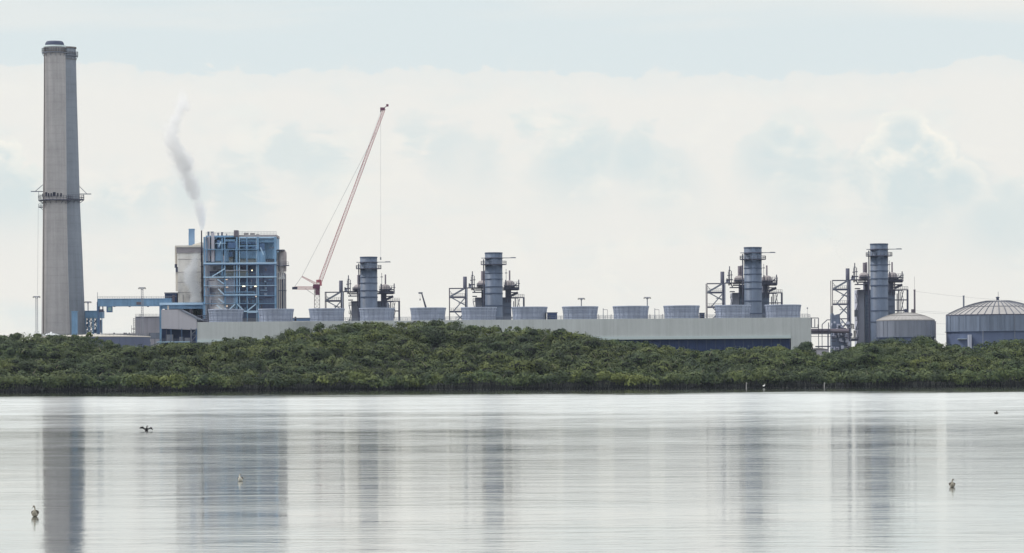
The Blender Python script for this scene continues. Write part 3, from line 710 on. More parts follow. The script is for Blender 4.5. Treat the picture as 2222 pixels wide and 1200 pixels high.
for x0, x1, py in ((1845, 1866, 607), (1856, 1876, 617), (1856, 1866, 626), (1926, 1959.5, 603), (1926, 1959.5, 610), (1940, 1957, 618), (1866, 1889, 601), (1876, 1889, 616)):
    mb.box(hx(x0), hx(x1), D4-2.2, D4+3, hz_(py)-0.18, hz_(py)+0.18)
for x0, x1, py in ((1926, 1959.5, 603), (1866, 1880, 606), (1926, 1959, 610.5)):
    mb.rail((hx(x0), D4-2.2, hz_(py)), (hx(x1), D4-2.2, hz_(py)), 1.5, 6, 0.15)
mb.tube((hx(1957), D4-1, hz_(618)), (hx(1940), D4-1, hz_(626)), 0.5, 0.5, 8)
for (x0, y0, x1, y1) in ((1848, 600, 1862, 600), (1849, 604, 1849, 597), (1862, 617, 1856, 607), (1930, 590, 1930, 607), (1945, 608, 1955, 598)):
    mb.bar((hx(x0), D4-1.5, hz_(y0)), (hx(x1), D4-1.5, hz_(y1)), 0.45)
mb.build('walkway', 'steel_dark', hr)
mb = MB()      # stair tower on the left flank
for i in range(10):
    zz_ = GZ+3+i*(hz_(632)-GZ-4)/9; s_ = 1 if i % 2 else -1
    mb.box(hx(1857), hx(1862), D4, D4+3, zz_-0.12, zz_+0.12); mb.rail((hx(1857), D4, zz_), (hx(1862), D4, zz_), 1.2, 2, 0.12)
    if i < 9: mb.bar((hx(1859.5-2.3*s_), D4+0.2, zz_), (hx(1859.5+2.3*s_), D4+0.2, zz_+(hz_(632)-GZ-4)/9), 0.3)
mb.box(hx(1855), hx(1862), D4+0.3, D4+3, hz_(686)-0.2, hz_(672)); mb.build('stairway', 'steel', hr)
# right-hand frame
mb = MB()
for px, t_, ww in ((1947.5, 637, 0.35), (1951, 629, 0.45), (1970, 629, 0.75), (1955, 633, 0.2)): mb.box(hx(px)-ww/2, hx(px)+ww/2, D4+1, D4+1.6, GZ, hz_(t_))
for py in (629, 651, 674, 700): mb.box(hx(1941), hx(1971.5), D4+1.05, D4+1.55, hz_(py)-0.22, hz_(py)+0.22)
mb.rail((hx(1943), D4+1.3, hz_(629)), (hx(1971), D4+1.3, hz_(629)), 1.3, 7, 0.12)
for y0, y1 in ((651, 631), (674, 652), (700, 676)):
    mb.bar((hx(1956), D4+1.3, hz_(y0)), (hx(1961), D4+1.3, hz_(y1)), 0.3); mb.bar((hx(1961), D4+1.3, hz_(y0)), (hx(1957), D4+1.3, hz_(y1)), 0.2)
mb.build('access_frame', 'steel_dark', hr)

rack = thing('pipe_rack', (hx(1824), D4, GZ), 'tall open steel pipe rack with cross braces left of the rightmost grey boiler', 'pipe rack', 'tall braced pipe racks beside the grey boilers')
mb = MB(); mb.box(hx(1804), hx(1805.6), D4-4, D4-3.6, GZ, hz_(608)); mb.box(hx(1804), hx(1805.6), D4+4, D4+4.4, GZ, hz_(608)); mb.build('column', 'steel_brown', rack)
mb = MB(); mb.box(hx(1839.5), hx(1845), D4-4, D4+4, GZ, hz_(607)); mb.build('column', 'steel_dark', rack)
mb = MB(); mb.tube((hx(1843.8), D4-4.4, GZ), (hx(1843.8), D4-4.4, hz_(609)), 0.22, 0.22, 8); mb.build('downpipe', 'lilac_in', rack)
for py, ww in ((608, 0.35), (627, 0.6), (659, 0.55), (691, 0.3)):
    mb = MB(); mb.box(hx(1804), hx(1845), D4-3.9, D4-3.5, hz_(py)-ww, hz_(py)+ww*0.3)
    if ww > 0.5: mb.rail((hx(1805), D4-3.7, hz_(py)), (hx(1839), D4-3.7, hz_(py)), 1.3, 8, 0.1)
    mb.build('beam', 'steel_dark', rack)
mb = MB()
def br(x0, y0, x1, y1, ww=0.42): mb.bar((hx(x0), D4-3.7, hz_(y0)), (hx(x1), D4-3.7, hz_(y1)), ww)
br(1805, 628, 1838, 609, 0.7); br(1810, 629, 1840, 646); br(1814, 659, 1840, 629); br(1806, 628, 1835, 643, 0.2)
br(1815, 659, 1839, 683); br(1815, 688, 1839, 662, 0.5); br(1824, 641, 1840, 641, 0.25); br(1820, 672, 1840, 672, 0.25)
br(1822, 691, 1839, 712); br(1822, 714, 1840, 696, 0.5); br(1806, 614, 1812, 622, 0.2)
mb.each('brace', 'steel', rack)
mb = MB(); mb.lathe((hx(1839.5), D4, 0), [(4.3*mpp, hz_(608)), (4.3*mpp, hz_(582)), (3.4*mpp, hz_(582)), (3.4*mpp, hz_(584))], 16); mb.build('blowdown_vent', 'steel_dark', rack)
mb = MB(); mb.box(hx(1847.5), hx(1854), D4-1, D4+2, hz_(608), hz_(600)); mb.build('valve_box', 'hrsg2', rack)
units = [(1635.5, 1515, 'grey boiler with exhaust stack, second from the right, behind the right cooling tower deck', 'tall open steel pipe rack with cross braces left of the third grey boiler'),
         (1366-290, 1536, 'grey boiler with round exhaust stack behind the middle of the cooling tower', 'tall open steel pipe rack with cross braces behind the middle of the cooling tower'),
         (806, 1556, 'grey boiler with exhaust stack, leftmost of the row, right of the red tower crane', 'tall open steel pipe rack right beside the red tower crane')]
for px, D, l1, l2 in units:
    nx_ = PX(px, 640, D)
    c = copy_tree(hr); c.location = (nx_, D, GZ - 1.6*(D-1500)/40); c['label'] = l1
    c2 = copy_tree(rack); c2.location = (nx_ + (rack.location.x-XS), D, GZ - 1.6*(D-1500)/40); c2['label'] = l2

# ------------------------------------------------------------------ twin concrete chimneys
def chimney(name, D, prof, label, m_, gp):
    b0 = P(prof[-1][1], prof[-1][0], D)
    root = thing(name, (b0.x, D, GZ), label, 'chimney', gp)
    mb = MB(); n = 48; vs = []
    pr = sorted(prof, key=lambda q: -q[0])
    pr = [(None, pr[0][1], pr[0][2]*1.04)] + pr
    for py, pcx, pr_ in pr:
        z_ = GZ if py is None else PZ(pcx, py, D)
        xx = PX(pcx, 740 if py is None else py, D); r_ = pr_*D/F
        for i in range(n):
            q = 2*math.pi*i/n; vs.append((xx+math.cos(q)*r_, D+math.sin(q)*r_, z_))
    mb.add(vs, [(j*n+i, j*n+(i+1) % n, (j+1)*n+(i+1) % n, (j+1)*n+i) for j in range(len(pr)-1) for i in range(n)], True)
    mb.add(vs[-n:], [tuple(range(n))])
    mb.build('shell', m_, root)
    return root
D1, D2 = 1470.0, 1500.0
def q1(px, py): return P(px, py, D1)
m1 = D1/F
ch1 = chimney('chimney', D1, [(100, 118.5, 23.2), (200, 119, 23.8), (430, 119, 25.8), (560, 119.5, 27.5), (730, 121, 31)], 'front one of the two tall concrete chimneys, topped with a dark steel cap', 'concrete', 'pair of tall concrete chimneys')
ch2 = chimney('chimney', D2, [(106, 143, 21.5), (200, 143.5, 23), (430, 144.5, 28.5), (560, 146, 33), (730, 148, 38)], 'rear one of the two tall concrete chimneys, slightly lower and behind at the right', 'concrete2', 'pair of tall concrete chimneys')
c = q1(118.5, 100)
mb = MB(); mb.lathe(c, [(20.5*m1, 0), (20.5*m1, 0.9), (18*m1, 1.7), (16*m1, 1.9), (14*m1, 1.9)], 32); mb.build('cap', 'soot', ch1)
mb = MB(); mb.lathe(c, [(24.3*m1, -0.45), (24.3*m1, 0.15), (21*m1, 0.15)], 32); mb.build('rim', 'fascia_trim', ch1)
def ring_platform(root, px, py, D, rin, rout, rr_h=1.3, m_='steel_dark', a0=0, a1=6.2832, n=28, arm=True):
    c = P(px, py, D); ri, ro = rin*D/F, rout*D/F
    mb = MB()
    for i in range(n):
        t0, t1 = a0+(a1-a0)*i/n, a0+(a1-a0)*(i+1)/n
        v = []
        for zz_ in (-0.25, 0.05):
            for rr_, tt in ((ri, t0), (ro, t0), (ro, t1), (ri, t1)): v.append((c.x+math.cos(tt)*rr_, c.y+math.sin(tt)*rr_, c.z+zz_))
        mb.add(v, [(3,2,1,0), (4,5,6,7), (0,1,5,4), (1,2,6,5), (2,3,7,6), (3,0,4,7)])
        A = Vector((c.x+math.cos(t0)*ro, c.y+math.sin(t0)*ro, c.z)); B = Vector((c.x+math.cos(t1)*ro, c.y+math.sin(t1)*ro, c.z))
        mb.rail(A, B, rr_h, 1, 0.12)
        if arm and i % 2 == 0: mb.bar(A-Vector((0,0,0.2)), (c.x+math.cos(t0)*ri, c.y+math.sin(t0)*ri, c.z-1.5), 0.15)
    return mb.build('platform', m_, root)
ring_platform(ch1, 118.5, 114, D1, 23.5, 27.5, 1.6, 'steel')
mb = MB(); c = q1(118.5, 106)
for i in range(40):
    q = 2*math.pi*i/40; rr_ = 23.8*m1; mb.box(c.x+math.cos(q)*rr_-0.12, c.x+math.cos(q)*rr_+0.12, c.y+math.sin(q)*rr_-0.12, c.y+math.sin(q)*rr_+0.12, c.z-1.4, c.z+0.4)
mb.lathe(c, [(24*m1, -1.6), (24*m1+0.1, -1.55), (24*m1+0.1, -1.2), (24*m1, -1.15)], 32, False)
mb.each('strap', 'concrete_dark', ch1)
ring_platform(ch2, 143.2, 121, D2, 21.8, 26, 1.5, 'steel')
mb = MB(); c = P(143, 106, D2)
for dz_, hh in ((0.05, 0.6), (-2.0, 0.25), (-4.5, 0.25)): mb.lathe(c+Vector((0,0,dz_)), [(21.8*D2/F, 0), (21.8*D2/F+0.2, 0.01), (21.8*D2/F+0.2, hh), (21*D2/F, hh+0.02)], 32, False)
mb.each('rim', 'concrete_dark', ch2)
ring_platform(ch1, 119, 434, D1, 25.8, 35.5, 1.6, 'steel_dark')
ring_platform(ch2, 144.5, 433, D2, 28.6, 38, 1.6, 'steel_dark')
mb = MB()
for a_ in (-2.9, -2.55, -2.2, -2.0, -1.75, -1.5, -1.2, -0.9):
    c = q1(119, 423); rr_ = 25.9*m1; X = c.x+math.cos(a_)*rr_; Y = c.y+math.sin(a_)*rr_
    if a_ in (-2.2, -1.5): mb.box(X-0.55, X+0.55, Y-0.12, Y+0.5, c.z-0.7, c.z+0.9)
    else: mb.box(X-0.25, X+0.25, Y-0.3, Y+0.3, c.z-0.8, c.z+0.5)
mb.each('window', 'black', ch1)
for root, D, cx0, cx1, py, tri in ((ch1, D1, 67, 93, 415.5, 401), (ch2, D2, 198, 172, 421, 404)):
    mb = MB(); a_, b_ = P(cx0, py, D), P(cx1, py, D)
    mb.bar(a_, b_, 0.35); mb.bar(P(cx0+(cx1-cx0)*0.35, py, D), P(cx1, tri, D), 0.22); mb.bar(P(cx0+(cx1-cx0)*0.65, py, D), P(cx0+(cx1-cx0)*0.65, py+10, D), 0.15)
    mb.build('hoist_arm', 'steel', root)
    mb = MB(); mb.rail(P(cx0+(cx1-cx0)*0.65, py+14, D), P(cx1, py+14, D), 1.2, 2, 0.15); mb.build('handrail', 'steel', root)
mb = MB(); mb.box(q1(84, 450).x, q1(94, 450).x, D1-1, D1+1, q1(84, 449.5).z-0.2, q1(84, 449.5).z+0.2); mb.bar(q1(87, 450), q1(94, 456), 0.2); mb.rail(q1(84, 449), q1(94, 449), 1.2, 2, 0.15); mb.build('balcony', 'steel_dark', ch1)
mb = MB(); mb.tube(q1(83, 450), q1(81.5, 640), 0.05, 0.05, 4); mb.build('cable', 'wire', ch1)
mb = MB()      # ladder line and vertical seam down the face
for px_, m__ in ((100, 0),):
    mb.tube(P(99, 116, D1)+Vector((0,-3.2,0)), P(97, 724, D1)+Vector((0,-4.6,0)), 0.22, 0.3, 6)
mb.build('ladder', 'concrete_dark', ch1)
c = P(161, 700, 1450)
sh = thing('lift_shed', (c.x, 1450, GZ), 'narrow blue lift housing at the foot of the tall chimneys', 'shed')
mb = MB(); mb.pb(155.5, 677, 167, 740, 1450, 3, zb=GZ); mb.build('wall', 'blue', sh)
mb = MB(); mb.pb(154.8, 675, 167.8, 677, 1449.8, 3.4); mb.pb(159, 680, 160.5, 724, 1449.85, 0.1); mb.build('roof', 'blue', sh)

# ------------------------------------------------------------------ low flat tank and small white dome at the left
D = 1360.0; c = P(205, 731, D); r = 122*D/F; c.x = PX(205, 731, D+r)
tk = thing('storage_tank', (c.x, D+r, GZ), 'wide low slate grey tank with a pale shallow roof at the foot of the chimneys', 'tank')
mb = MB(); zt_ = c.z; mb.lathe((c.x, D+r, 0), [(r, GZ), (r, zt_)], 72); mb.build('shell', 'lowtank', tk)
mb = MB(); mb.lathe((c.x, D+r, 0), [(r+0.15, zt_), (r+0.15, zt_+0.35), (r*0.5, zt_+0.9), (0.01, zt_+1.25)], 72); mb.build('roof', 'roof_white', tk)
mb = MB()
for i in range(90):
    q0, q1_ = 2*math.pi*i/90, 2*math.pi*(i+1)/90
    mb.rail((c.x+math.cos(q0)*r, D+r+math.sin(q0)*r, zt_+0.3), (c.x+math.cos(q1_)*r, D+r+math.sin(q1_)*r, zt_+0.3), 1.0, 1, 0.06)
mb.build('railing', 'steel', tk)
D = 1400.0; c = P(108, 729, D)
dm = thing('dome_roof_tank', (c.x, D+4, GZ), 'small tank with a white domed roof just left of the wide low tank', 'tank')
mb = MB(); rw = 23*D/F; mb.lathe((c.x, D+4, 0), [(rw, GZ), (rw, c.z)], 32); mb.build('shell', 'lowtank', dm)
mb = MB(); mb.lathe((c.x, D+4, 0), [(rw+0.1, c.z), (rw*0.8, c.z+0.5), (rw*0.4, c.z+0.9), (0.4, c.z+1.1), (0.3, c.z+1.6), (0.01, c.z+1.6)], 32); mb.build('roof', 'white', dm)
# a long pale terrace wall behind them
c = P(210, 727, 1500)
wl = thing('terrace_wall', (c.x, 1520, GZ), 'long low pale concrete parapet behind the flat tank', 'wall')
mb = MB(); mb.pb(84, 724.5, 340, 740, 1520, 4, zb=GZ); mb.build('parapet', 'tank_roof', wl)
mb = MB()
for px in (133, 246, 268, 272, 279, 300): mb.pb(px, 722, px+3, 724.6, 1520.5, 1)
mb.each('fitting', 'steel_dark', wl)

# ------------------------------------------------------------------ blue gantry crane and blue frames at the left
D = 1490.0; c = P(280, 700, D)
gc = thing('gantry_crane', (c.x, D, GZ), 'blue gantry crane with a long box girder and a hanging operator cab', 'gantry crane')
mb = MB(); mb.pb(211, 649, 372, 664.5, D, 3.5); mb.pb(211, 647.6, 372, 649, D-0.2, 3.9); mb.build('girder', 'blue', gc)
mb = MB(); mb.pb(296, 655, 307, 661, D-0.3, 0.25); mb.build('panel', 'steel_brown', gc)
mb = MB(); mb.pb(212, 664.5, 216, 735, D+0.5, 2, zb=GZ); mb.pb(210, 655, 212, 675, D, 2); mb.build('leg', 'blue_deep', gc)
mb = MB(); mb.pb(346, 664, 351.5, 750, D-2, 2.5, zb=GZ); mb.build('leg', 'blue', gc)
mb = MB(); mb.pb(231, 665, 243, 677.5, D-0.3, 2.6); f = mb.build('cab', 'blue_deep', gc)
mb = MB(); mb.pb(234.5, 666.8, 241.5, 674.5, D-0.42, 0.1); mb.build('cab_window', 'glass', f)
mb = MB(); mb.pb(222, 664.5, 224, 677, D+0.4, 0.6); mb.pb(215, 671, 224, 677, D+0.2, 2); mb.pb(279, 664.5, 283, 666, D+.3, 1); mb.pb(319, 664.5, 323, 666, D+.3, 1); mb.pb(246, 664.5, 250, 666, D+.3, 1); mb.build('trolley', 'steel_dark', gc)
mb = MB(); mb.rail(P(212, 647.5, D), P(371, 647.5, D), 0.8, 30, 0.08); mb.bar(P(211.5, 648, D), P(211.5, 634, D), 0.15); mb.build('railing', 'steel', gc)

D = 1500.0; c = P(203, 700, D)
bf = thing('blue_intake_frame', (c.x, D, GZ), 'blue latticed intake structure beside the right edge of the chimneys', 'steel frame')
mb = MB(); mb.pb(184, 675.5, 222, 690, D, 8); mb.pb(184, 674, 222, 675.5, D-0.2, 8.4); mb.build('header', 'blue', bf)
mb = MB()
for px, ww in ((185, 3), (193, 2), (202, 3.2), (212, 4.5), (221, 1.6)): mb.pb(px-ww/2, 689, px+ww/2, 740, D+0.3, 1.0, zb=GZ)
mb.each('column', 'blue', bf)
mb = MB(); rs = random.Random(4)
for py in (692, 703, 712, 722): mb.pb(184, py-0.8, 214, py+0.8, D+1.5, 0.5)
for a_, b_ in ((185, 193), (193, 202), (202, 211)):
    for y0, y1 in ((691, 703), (703, 713), (713, 724)): mb.bar(P(a_, y0, D+2), P(b_, y1, D+2), 0.3); mb.bar(P(b_, y0, D+2), P(a_, y1, D+2), 0.3)
for i in range(14): px = rs.uniform(186, 210); py = rs.uniform(692, 720); mb.pb(px, py, px+rs.uniform(1, 3.5), py+rs.uniform(2, 8), D+2.5, 0.5)
mb.build('lattice', 'blue_deep', bf)
mb = MB(); mb.pb(214.5, 694, 220, 722, D+3, 0.5); mb.pb(203, 714, 209, 723, D+3, 1); mb.each('pump_casing', 'lilac_in', bf)

D = 1500.0; c = P(320, 700, D)
gb = thing('grey_building', (c.x, D, GZ), 'plain grey building with an outside ladder below the blue gantry crane', 'building')
mb = MB(); mb.pb(294, 688.5, 350, 740, D, 15, zb=GZ); mb.build('wall', 'mid_grey', gb)
mb = MB(); mb.pb(293.5, 686.8, 350, 688.5, D-0.2, 15.4); mb.rail(P(294, 687, D), P(349, 687, D), 1.0, 18, 0.08); mb.bar(P(304, 687, D), P(304, 681, D), 0.2); mb.build('roof_edge', 'steel', gb)
mb = MB()
for px in (289.5, 293): mb.bar(P(px, 690, D-0.3), P(px, 724, D-0.3), 0.16)
for i in range(8): mb.bar(P(289.5, 691+i*4, D-0.3), P(293, 691+i*4, D-0.3), 0.12)
mb.pb(285, 713, 293, 714.2, D-1, 1.5); mb.pb(285, 722, 293, 723, D-1, 1.5); mb.bar(P(285.5, 706, D), P(285.5, 724, D), 0.14); mb.build('ladder', 'steel_dark', gb)

# coal-style transfer building with the sloped roof
D = 1470.0; c = P(388, 710, D)
tb = thing('hopper_building', (c.x, D, GZ), 'grey clad building with a sloping roof line on an open blue steel base', 'building')
mb = MB(); mb.poly([(350, 713), (350, 672), (387, 671.5), (427, 693), (427, 715.5), (413, 715.5)], D, 14); mb.build('wall', 'clad_grey', tb)
mb = MB(); mb.poly([(386, 671), (392, 671), (440, 695), (427, 693)], D-0.3, 15); mb.build('roof_edge', 'steel', tb)
mb = MB(); mb.pb(351, 713, 427, 750, D+6, 6, zb=GZ); mb.build('recess', 'navy', tb)
for px, ww, m__ in ((348.5, 4, 'blue'), (414.5, 2.6, 'steel'), (426, 2.2, 'blue_deep'), (394.5, 1.0, 'blue_deep'), (371, 1.0, 'blue_deep'), (361, 1, 'steel_dark')):
    mb = MB(); mb.pb(px-ww/2, 712.8, px+ww/2, 770, D-0.6, 0.8, zb=GZ); mb.build('column', m__, tb)
mb = MB(); mb.pb(340, 741, 412, 742.8, D-0.9, 1.2); mb.build('beam', 'blue_light', tb)
mb = MB()
for py in (715, 727, 742, 751): mb.pb(413, py-0.5, 427, py+0.5, D-0.9, 1.0)
mb.bar(P(414, 727, D-0.5), P(426, 716, D-0.5), 0.25); mb.bar(P(414, 742, D-0.5), P(426, 728, D-0.5), 0.25); mb.rail(P(345, 741, D-0.9), P(411, 741, D-0.9), 1.0, 20, 0.08); mb.build('stair_frame', 'steel', tb)
mb = MB(); mb.pb(360, 726, 375, 741, D+3, 2.8); mb.pb(389, 731, 396, 741, D+3, 2.8); mb.pb(401, 733, 411, 745, D+3, 2.8); mb.each('equipment', 'grey_in', tb)
mb = MB(); mb.bar(P(324, 752, D-1), P(346, 743, D-1), 0.3); mb.bar(P(326, 741, D-1), P(326, 756, D-1), 0.4); mb.pb(323, 722, 347, 735, D+2, 3); mb.bar(P(336, 722, D-1), P(336, 752, D-1), 0.25); mb.build('pipework', 'steel', tb)

# blue access bridge and dark sheds behind it
D = 1485.0; c = P(400, 680, D)
ab = thing('blue_bridge', (c.x, D, GZ), 'light blue elevated walkway leading from the gantry crane to the big blue boiler', 'walkway')
mb = MB(); mb.pb(346, 656.5, 441, 661.5, D, 3); mb.build('deck', 'blue_light', ab)
mb = MB(); mb.pb(352, 661.5, 440, 670, D+1.5, 1); mb.build('girder', 'blue', ab)
mb = MB(); mb.pb(440, 655, 446, 700, D-1, 2, zb=GZ); mb.build('leg', 'blue', ab)
mb = MB(); mb.pb(363, 663, 366.5, 671.5, D+1.2, 0.2); mb.build('light_panel', 'cream_trim', ab)
c = P(415, 680, 1500)
ps = thing('dark_shed', (c.x, 1500, GZ), 'dark purple grey shed behind the sloping roof of the hopper building', 'building')
mb = MB(); mb.pb(380, 667, 441, 720, 1500, 12, zb=GZ); mb.build('wall', 'purple_grey', ps)
mb = MB(); mb.pb(411, 666, 418, 690, 1498.5, 2); mb.build('duct', 'steel_brown', ps)
mb = MB(); mb.pb(428, 684, 449, 686, 1478, 1); mb.pb(427, 692, 452, 700, 1477, 3, zb=GZ); mb.rail(P(428, 692, 1477), P(450, 692, 1477), 1.2, 5, .1); mb.build('landing', 'steel_dark', ps)
c = P(370, 646, 1500)
bh = thing('switch_house', (c.x, 1500, GZ), 'dark blue boxy control house at the left foot of the cream boiler house', 'building')
mb = MB(); mb.pb(357.5, 637, 384, 660, 1500, 8, zb=GZ); mb.build('wall', 'navy', bh)
mb = MB(); mb.pb(356.5, 634.5, 385, 637, 1499.6, 9); mb.pb(358, 642.5, 383, 643.6, 1499.7, 0.3); mb.build('roof', 'steel', bh)
mb = MB(); mb.pb(374, 640, 379, 657, 1499.7, 0.4); mb.pb(361, 646, 366, 655, 1499.7, 0.4); mb.each('door', 'steel_brown', bh)

# ------------------------------------------------------------------ cream boiler house with blue duct
D = 1500.0; c = P(410, 600, D)
cb = thing('boiler_house', (c.x, D, GZ), 'pale cream stained boiler house partly veiled in steam, left of the blue steel boiler', 'building')
mb = MB(); mb.pb(386, 548, 438, 660, D, 26, zb=GZ); mb.build('wall', 'cream', cb)
mb = MB(); mb.pb(383, 536.5, 438, 548.6, D-0.5, 27); mb.build('upper_wall', 'cream_top', cb)
mb = MB(); mb.pb(380.5, 532.5, 438, 536.5, D-1.0, 28); mb.poly([(416, 532.5), (420, 530), (438, 525), (438, 532.5)], D+2, 16); mb.build('roof', 'cream_trim', cb)
mb = MB(); mb.pb(379.5, 534, 383, 576, D+2, 4); mb.pb(381, 590, 386, 632, D+3, 2); mb.each('side_rib', 'cream_trim', cb)
mb = MB(); mb.pb(378.5, 579, 386, 580.4, D, 4); mb.pb(381, 580.4, 386, 590, D+0.3, 4); mb.pb(379, 573, 383, 579, D+.5, 3); mb.build('balcony', 'steel_dark', cb)
mb = MB()
for py in (562, 590, 612, 634): mb.pb(386, py, 438, py+0.9, D-0.15, 0.14)
for px in (397, 411, 425): mb.pb(px, 640, px+1.3, 658, D-0.2, 0.15)
mb.each('seam', 'cream_top', cb)
c = P(415.5, 500, D)
mb = MB(); mb.pb(409.5, 498, 421, 534, D+6, 3.5); dk = mb.build('blue_duct', 'blue_duct', cb)
mb = MB(); mb.pb(409, 496.3, 421.5, 498.6, D+5.8, 3.9); mb.pb(409.2, 505, 410.6, 533, D+5.9, .2); mb.build('duct_rim', 'blue', dk)
c = P(438, 500, 1495)
ds = thing('steam_stack', (c.x, 1494, GZ), 'thin dark brown vent stack with steam, between the cream and blue boiler houses', 'stack')
mb = MB(); mb.tube((c.x, 1494, GZ), (c.x-0.05, 1494, PZ(438, 500, 1494)), 0.42, 0.24, 10); mb.build('pipe', 'chim_dark', ds)
mb = MB()
for py in (551, 578, 603, 641): mb.pb(434.5, py, 441, py+1.0, 1493.5, 1)
mb.pb(435.6, 548, 438.4, 568, 1494.4, 1); mb.each('clamp', 'chim_dark', ds)

# ------------------------------------------------------------------ blue steel boiler structure
D = 1480.0; c = P(520, 690, D)
bb = thing('steel_boiler', (c.x, D, GZ), 'tall open blue steel boiler structure full of ducts and platforms', 'boiler')
def bp_(name, rects, m_, dd, dep, parent=None, zb=None):
    mb = MB()
    for (x0, y0, x1, y1) in rects: mb.pb(x0, y0, x1, y1, D+dd, dep, zb=zb)
    return mb.each(name, m_, parent or bb)
bp_('boiler_core', [(446, 560, 596, 700)], 'grey_in', 12, 22, zb=GZ)
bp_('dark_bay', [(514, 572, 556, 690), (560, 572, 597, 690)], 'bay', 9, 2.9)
bp_('penthouse', [(446, 513, 600, 562)], 'blue_clad', 9, 18)
bp_('cladding', [(443.5, 516.5, 450, 566), (467, 543, 480, 566), (480, 516, 484, 600), (489, 519, 514, 524), (489, 543, 496, 568), (510, 519, 515, 570),
                 (519, 519, 559, 524.5), (519, 545, 559, 561), (562, 516, 600, 526), (562, 545, 575, 570), (450, 516, 470, 519), (519, 532, 559, 535)], 'blue_clad', 3, 4.5)
bp_('roof_fascia', [(446.5, 511, 508, 515), (443, 515, 447, 520)], 'blue', 2, 20)
bp_('roof_slab', [(508, 509.5, 600, 514.5)], 'drum', 2.5, 20)
bp_('roof_walkway', [(520, 513.8, 600, 517)], 'blue_light', 1.5, 1)
for px, w_, t_ in ((452.5, 4, 502.5), (460.5, 5.5, 502.5), (473.5, 3, 505.5), (482, 3.5, 504), (492, 2, 507)):
    mb = MB(); mb.lathe(P(px, 512, D+5)*1.0, [(w_/2*D/F, 0), (w_/2*D/F, PZ(px, t_+1.5, D+5)-PZ(px, 512, D+5)), (w_/2*D/F*1.3, PZ(px, t_+1.2, D+5)-PZ(px, 512, D+5)), (w_/2*D/F*1.3, PZ(px, t_, D+5)-PZ(px, 512, D+5))], 12)
    mb.build('roof_vent', 'steel' if px < 465 else 'steel_dark', bb)
bp_('roof_plant', [(507.5, 499.5, 516.5, 513)], 'steel_brown', 1.2, 5)
bp_('roof_cooler', [(529, 505, 538, 509.6), (543, 505.5, 552, 509.6), (556, 508, 562, 509.6)], 'tank_roof', 4, 3)
mb = MB(); mb.rail(P(447, 511, D+2), P(507, 511, D+2), 1.3, 20, .08); mb.rail(P(517, 509.5, D+2.5), P(600, 509.5, D+2.5), 1.3, 26, .08); mb.build('roof_railing', 'steel', bb)
bp_('window', [(471, 521, 478, 539), (494, 526, 511, 538.5), (497, 547, 505, 557), (523, 526, 535, 529), (538, 526, 545, 529.5), (547, 526, 558, 529), (527, 536, 540, 538.5), (547, 535.5, 558, 538.5), (563, 528, 574, 543)], 'blue_deep', 2.7, 0.28)
bp_('downcomer', [(450.5, 513, 455.5, 566), (458.5, 505, 465, 568), (484.5, 555, 489, 570)], 'mid_grey', 1.6, 1.2)
bp_('tan_duct', [(467, 551, 486, 571), (496, 557, 505, 570), (519, 561, 560, 571), (489, 587, 513, 600), (514, 588, 538, 600)], 'tan_in', 4, 4)
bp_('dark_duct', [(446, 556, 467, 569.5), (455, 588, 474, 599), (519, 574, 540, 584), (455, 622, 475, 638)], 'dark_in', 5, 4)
mb = MB(); mb.poly([(467, 551), (470, 551), (489, 566), (489, 600), (468, 600), (455, 575)], D+8, 3); mb.build('hopper', 'grey_in', bb)
bp_('lift_shaft', [(489, 602, 510, 674)], 'lilac_in', 2.5, 3.5)
bp_('shaft_edge', [(488, 571, 489.6, 672), (507.5, 571, 509.2, 671), (510.5, 640, 512.5, 671)], 'blue_light', 1.5, 0.6)
bp_('grey_bay', [(453, 604, 486, 676), (516, 611, 538, 619), (542, 607, 556, 619), (513, 633, 550, 636)], 'mid_grey', 9.2, 2.7)
for px, ww, m__ in ((443.5, 3, 'blue'), (446.5, 1.5, 'lilac_in'), (453, 1.0, 'steel'), (488, 2.2, 'blue'), (514, 3.4, 'blue'), (519.5, 1.2, 'blue_light'), (536, 2.0, 'blue'), (560, 3.2, 'blue'), (556.5, 1.0, 'blue_light'), (597.5, 4, 'blue')):
    bp_('column', [(px-ww/2, 514, px+ww/2, 700)], m__, 0, 1.2, zb=GZ)
for py, h_, x0, x1, m__ in ((571, 2.8, 441, 600, 'blue_light'), (573.5, 2, 441, 600, 'blue_deep'), (601.3, 2.2, 441, 487, 'blue_light'), (600.8, 2.4, 488, 600, 'blue_light'), (619.6, 1.1, 441, 600, 'blue_light'),
                             (586.5, 1.2, 489, 538, 'lilac_in'), (622.8, 0.7, 453, 487, 'lilac_in'), (633.5, 1.3, 488, 552, 'blue'), (639.5, 2.0, 488, 558, 'blue_light'), (641.5, 1.2, 441, 600, 'blue'), (658.5, 1.2, 441, 600, 'blue'),
                             (675.5, 2.6, 528, 560, 'blue_light'), (541, 1.4, 443, 560, 'blue'), (528, 1.0, 467, 490, 'blue_light'), (678, 1.6, 536, 558, 'blue_light')):
    bp_('floor_beam', [(x0, py-h_/2, x1, py+h_/2)], m__, -0.6, 2.2)
mb = MB()
for py in (571, 601, 619.6, 641.5, 658.5): mb.rail(P(444, py-1, D-0.6), P(598, py-1, D-0.6), 1.1, 26, .05)
mb.build('railing', 'blue', bb)
def brc(pts, m__, w_=0.35):
    for (x0, y0, x1, y1) in pts:
        mb = MB(); mb.bar(P(x0, y0, D-0.4), P(x1, y1, D-0.4), w_); mb.build('brace', m__, bb)
brc([(515, 660, 530, 675), (555, 660, 537, 674), (474, 648, 486, 657), (472, 606, 486, 616), (470, 662, 482, 671), (565, 537, 572, 553), (475, 535, 479, 524), (474, 627, 487, 640), (460, 600, 488, 583), (497, 672, 510, 660)], 'blue_light', 0.42)
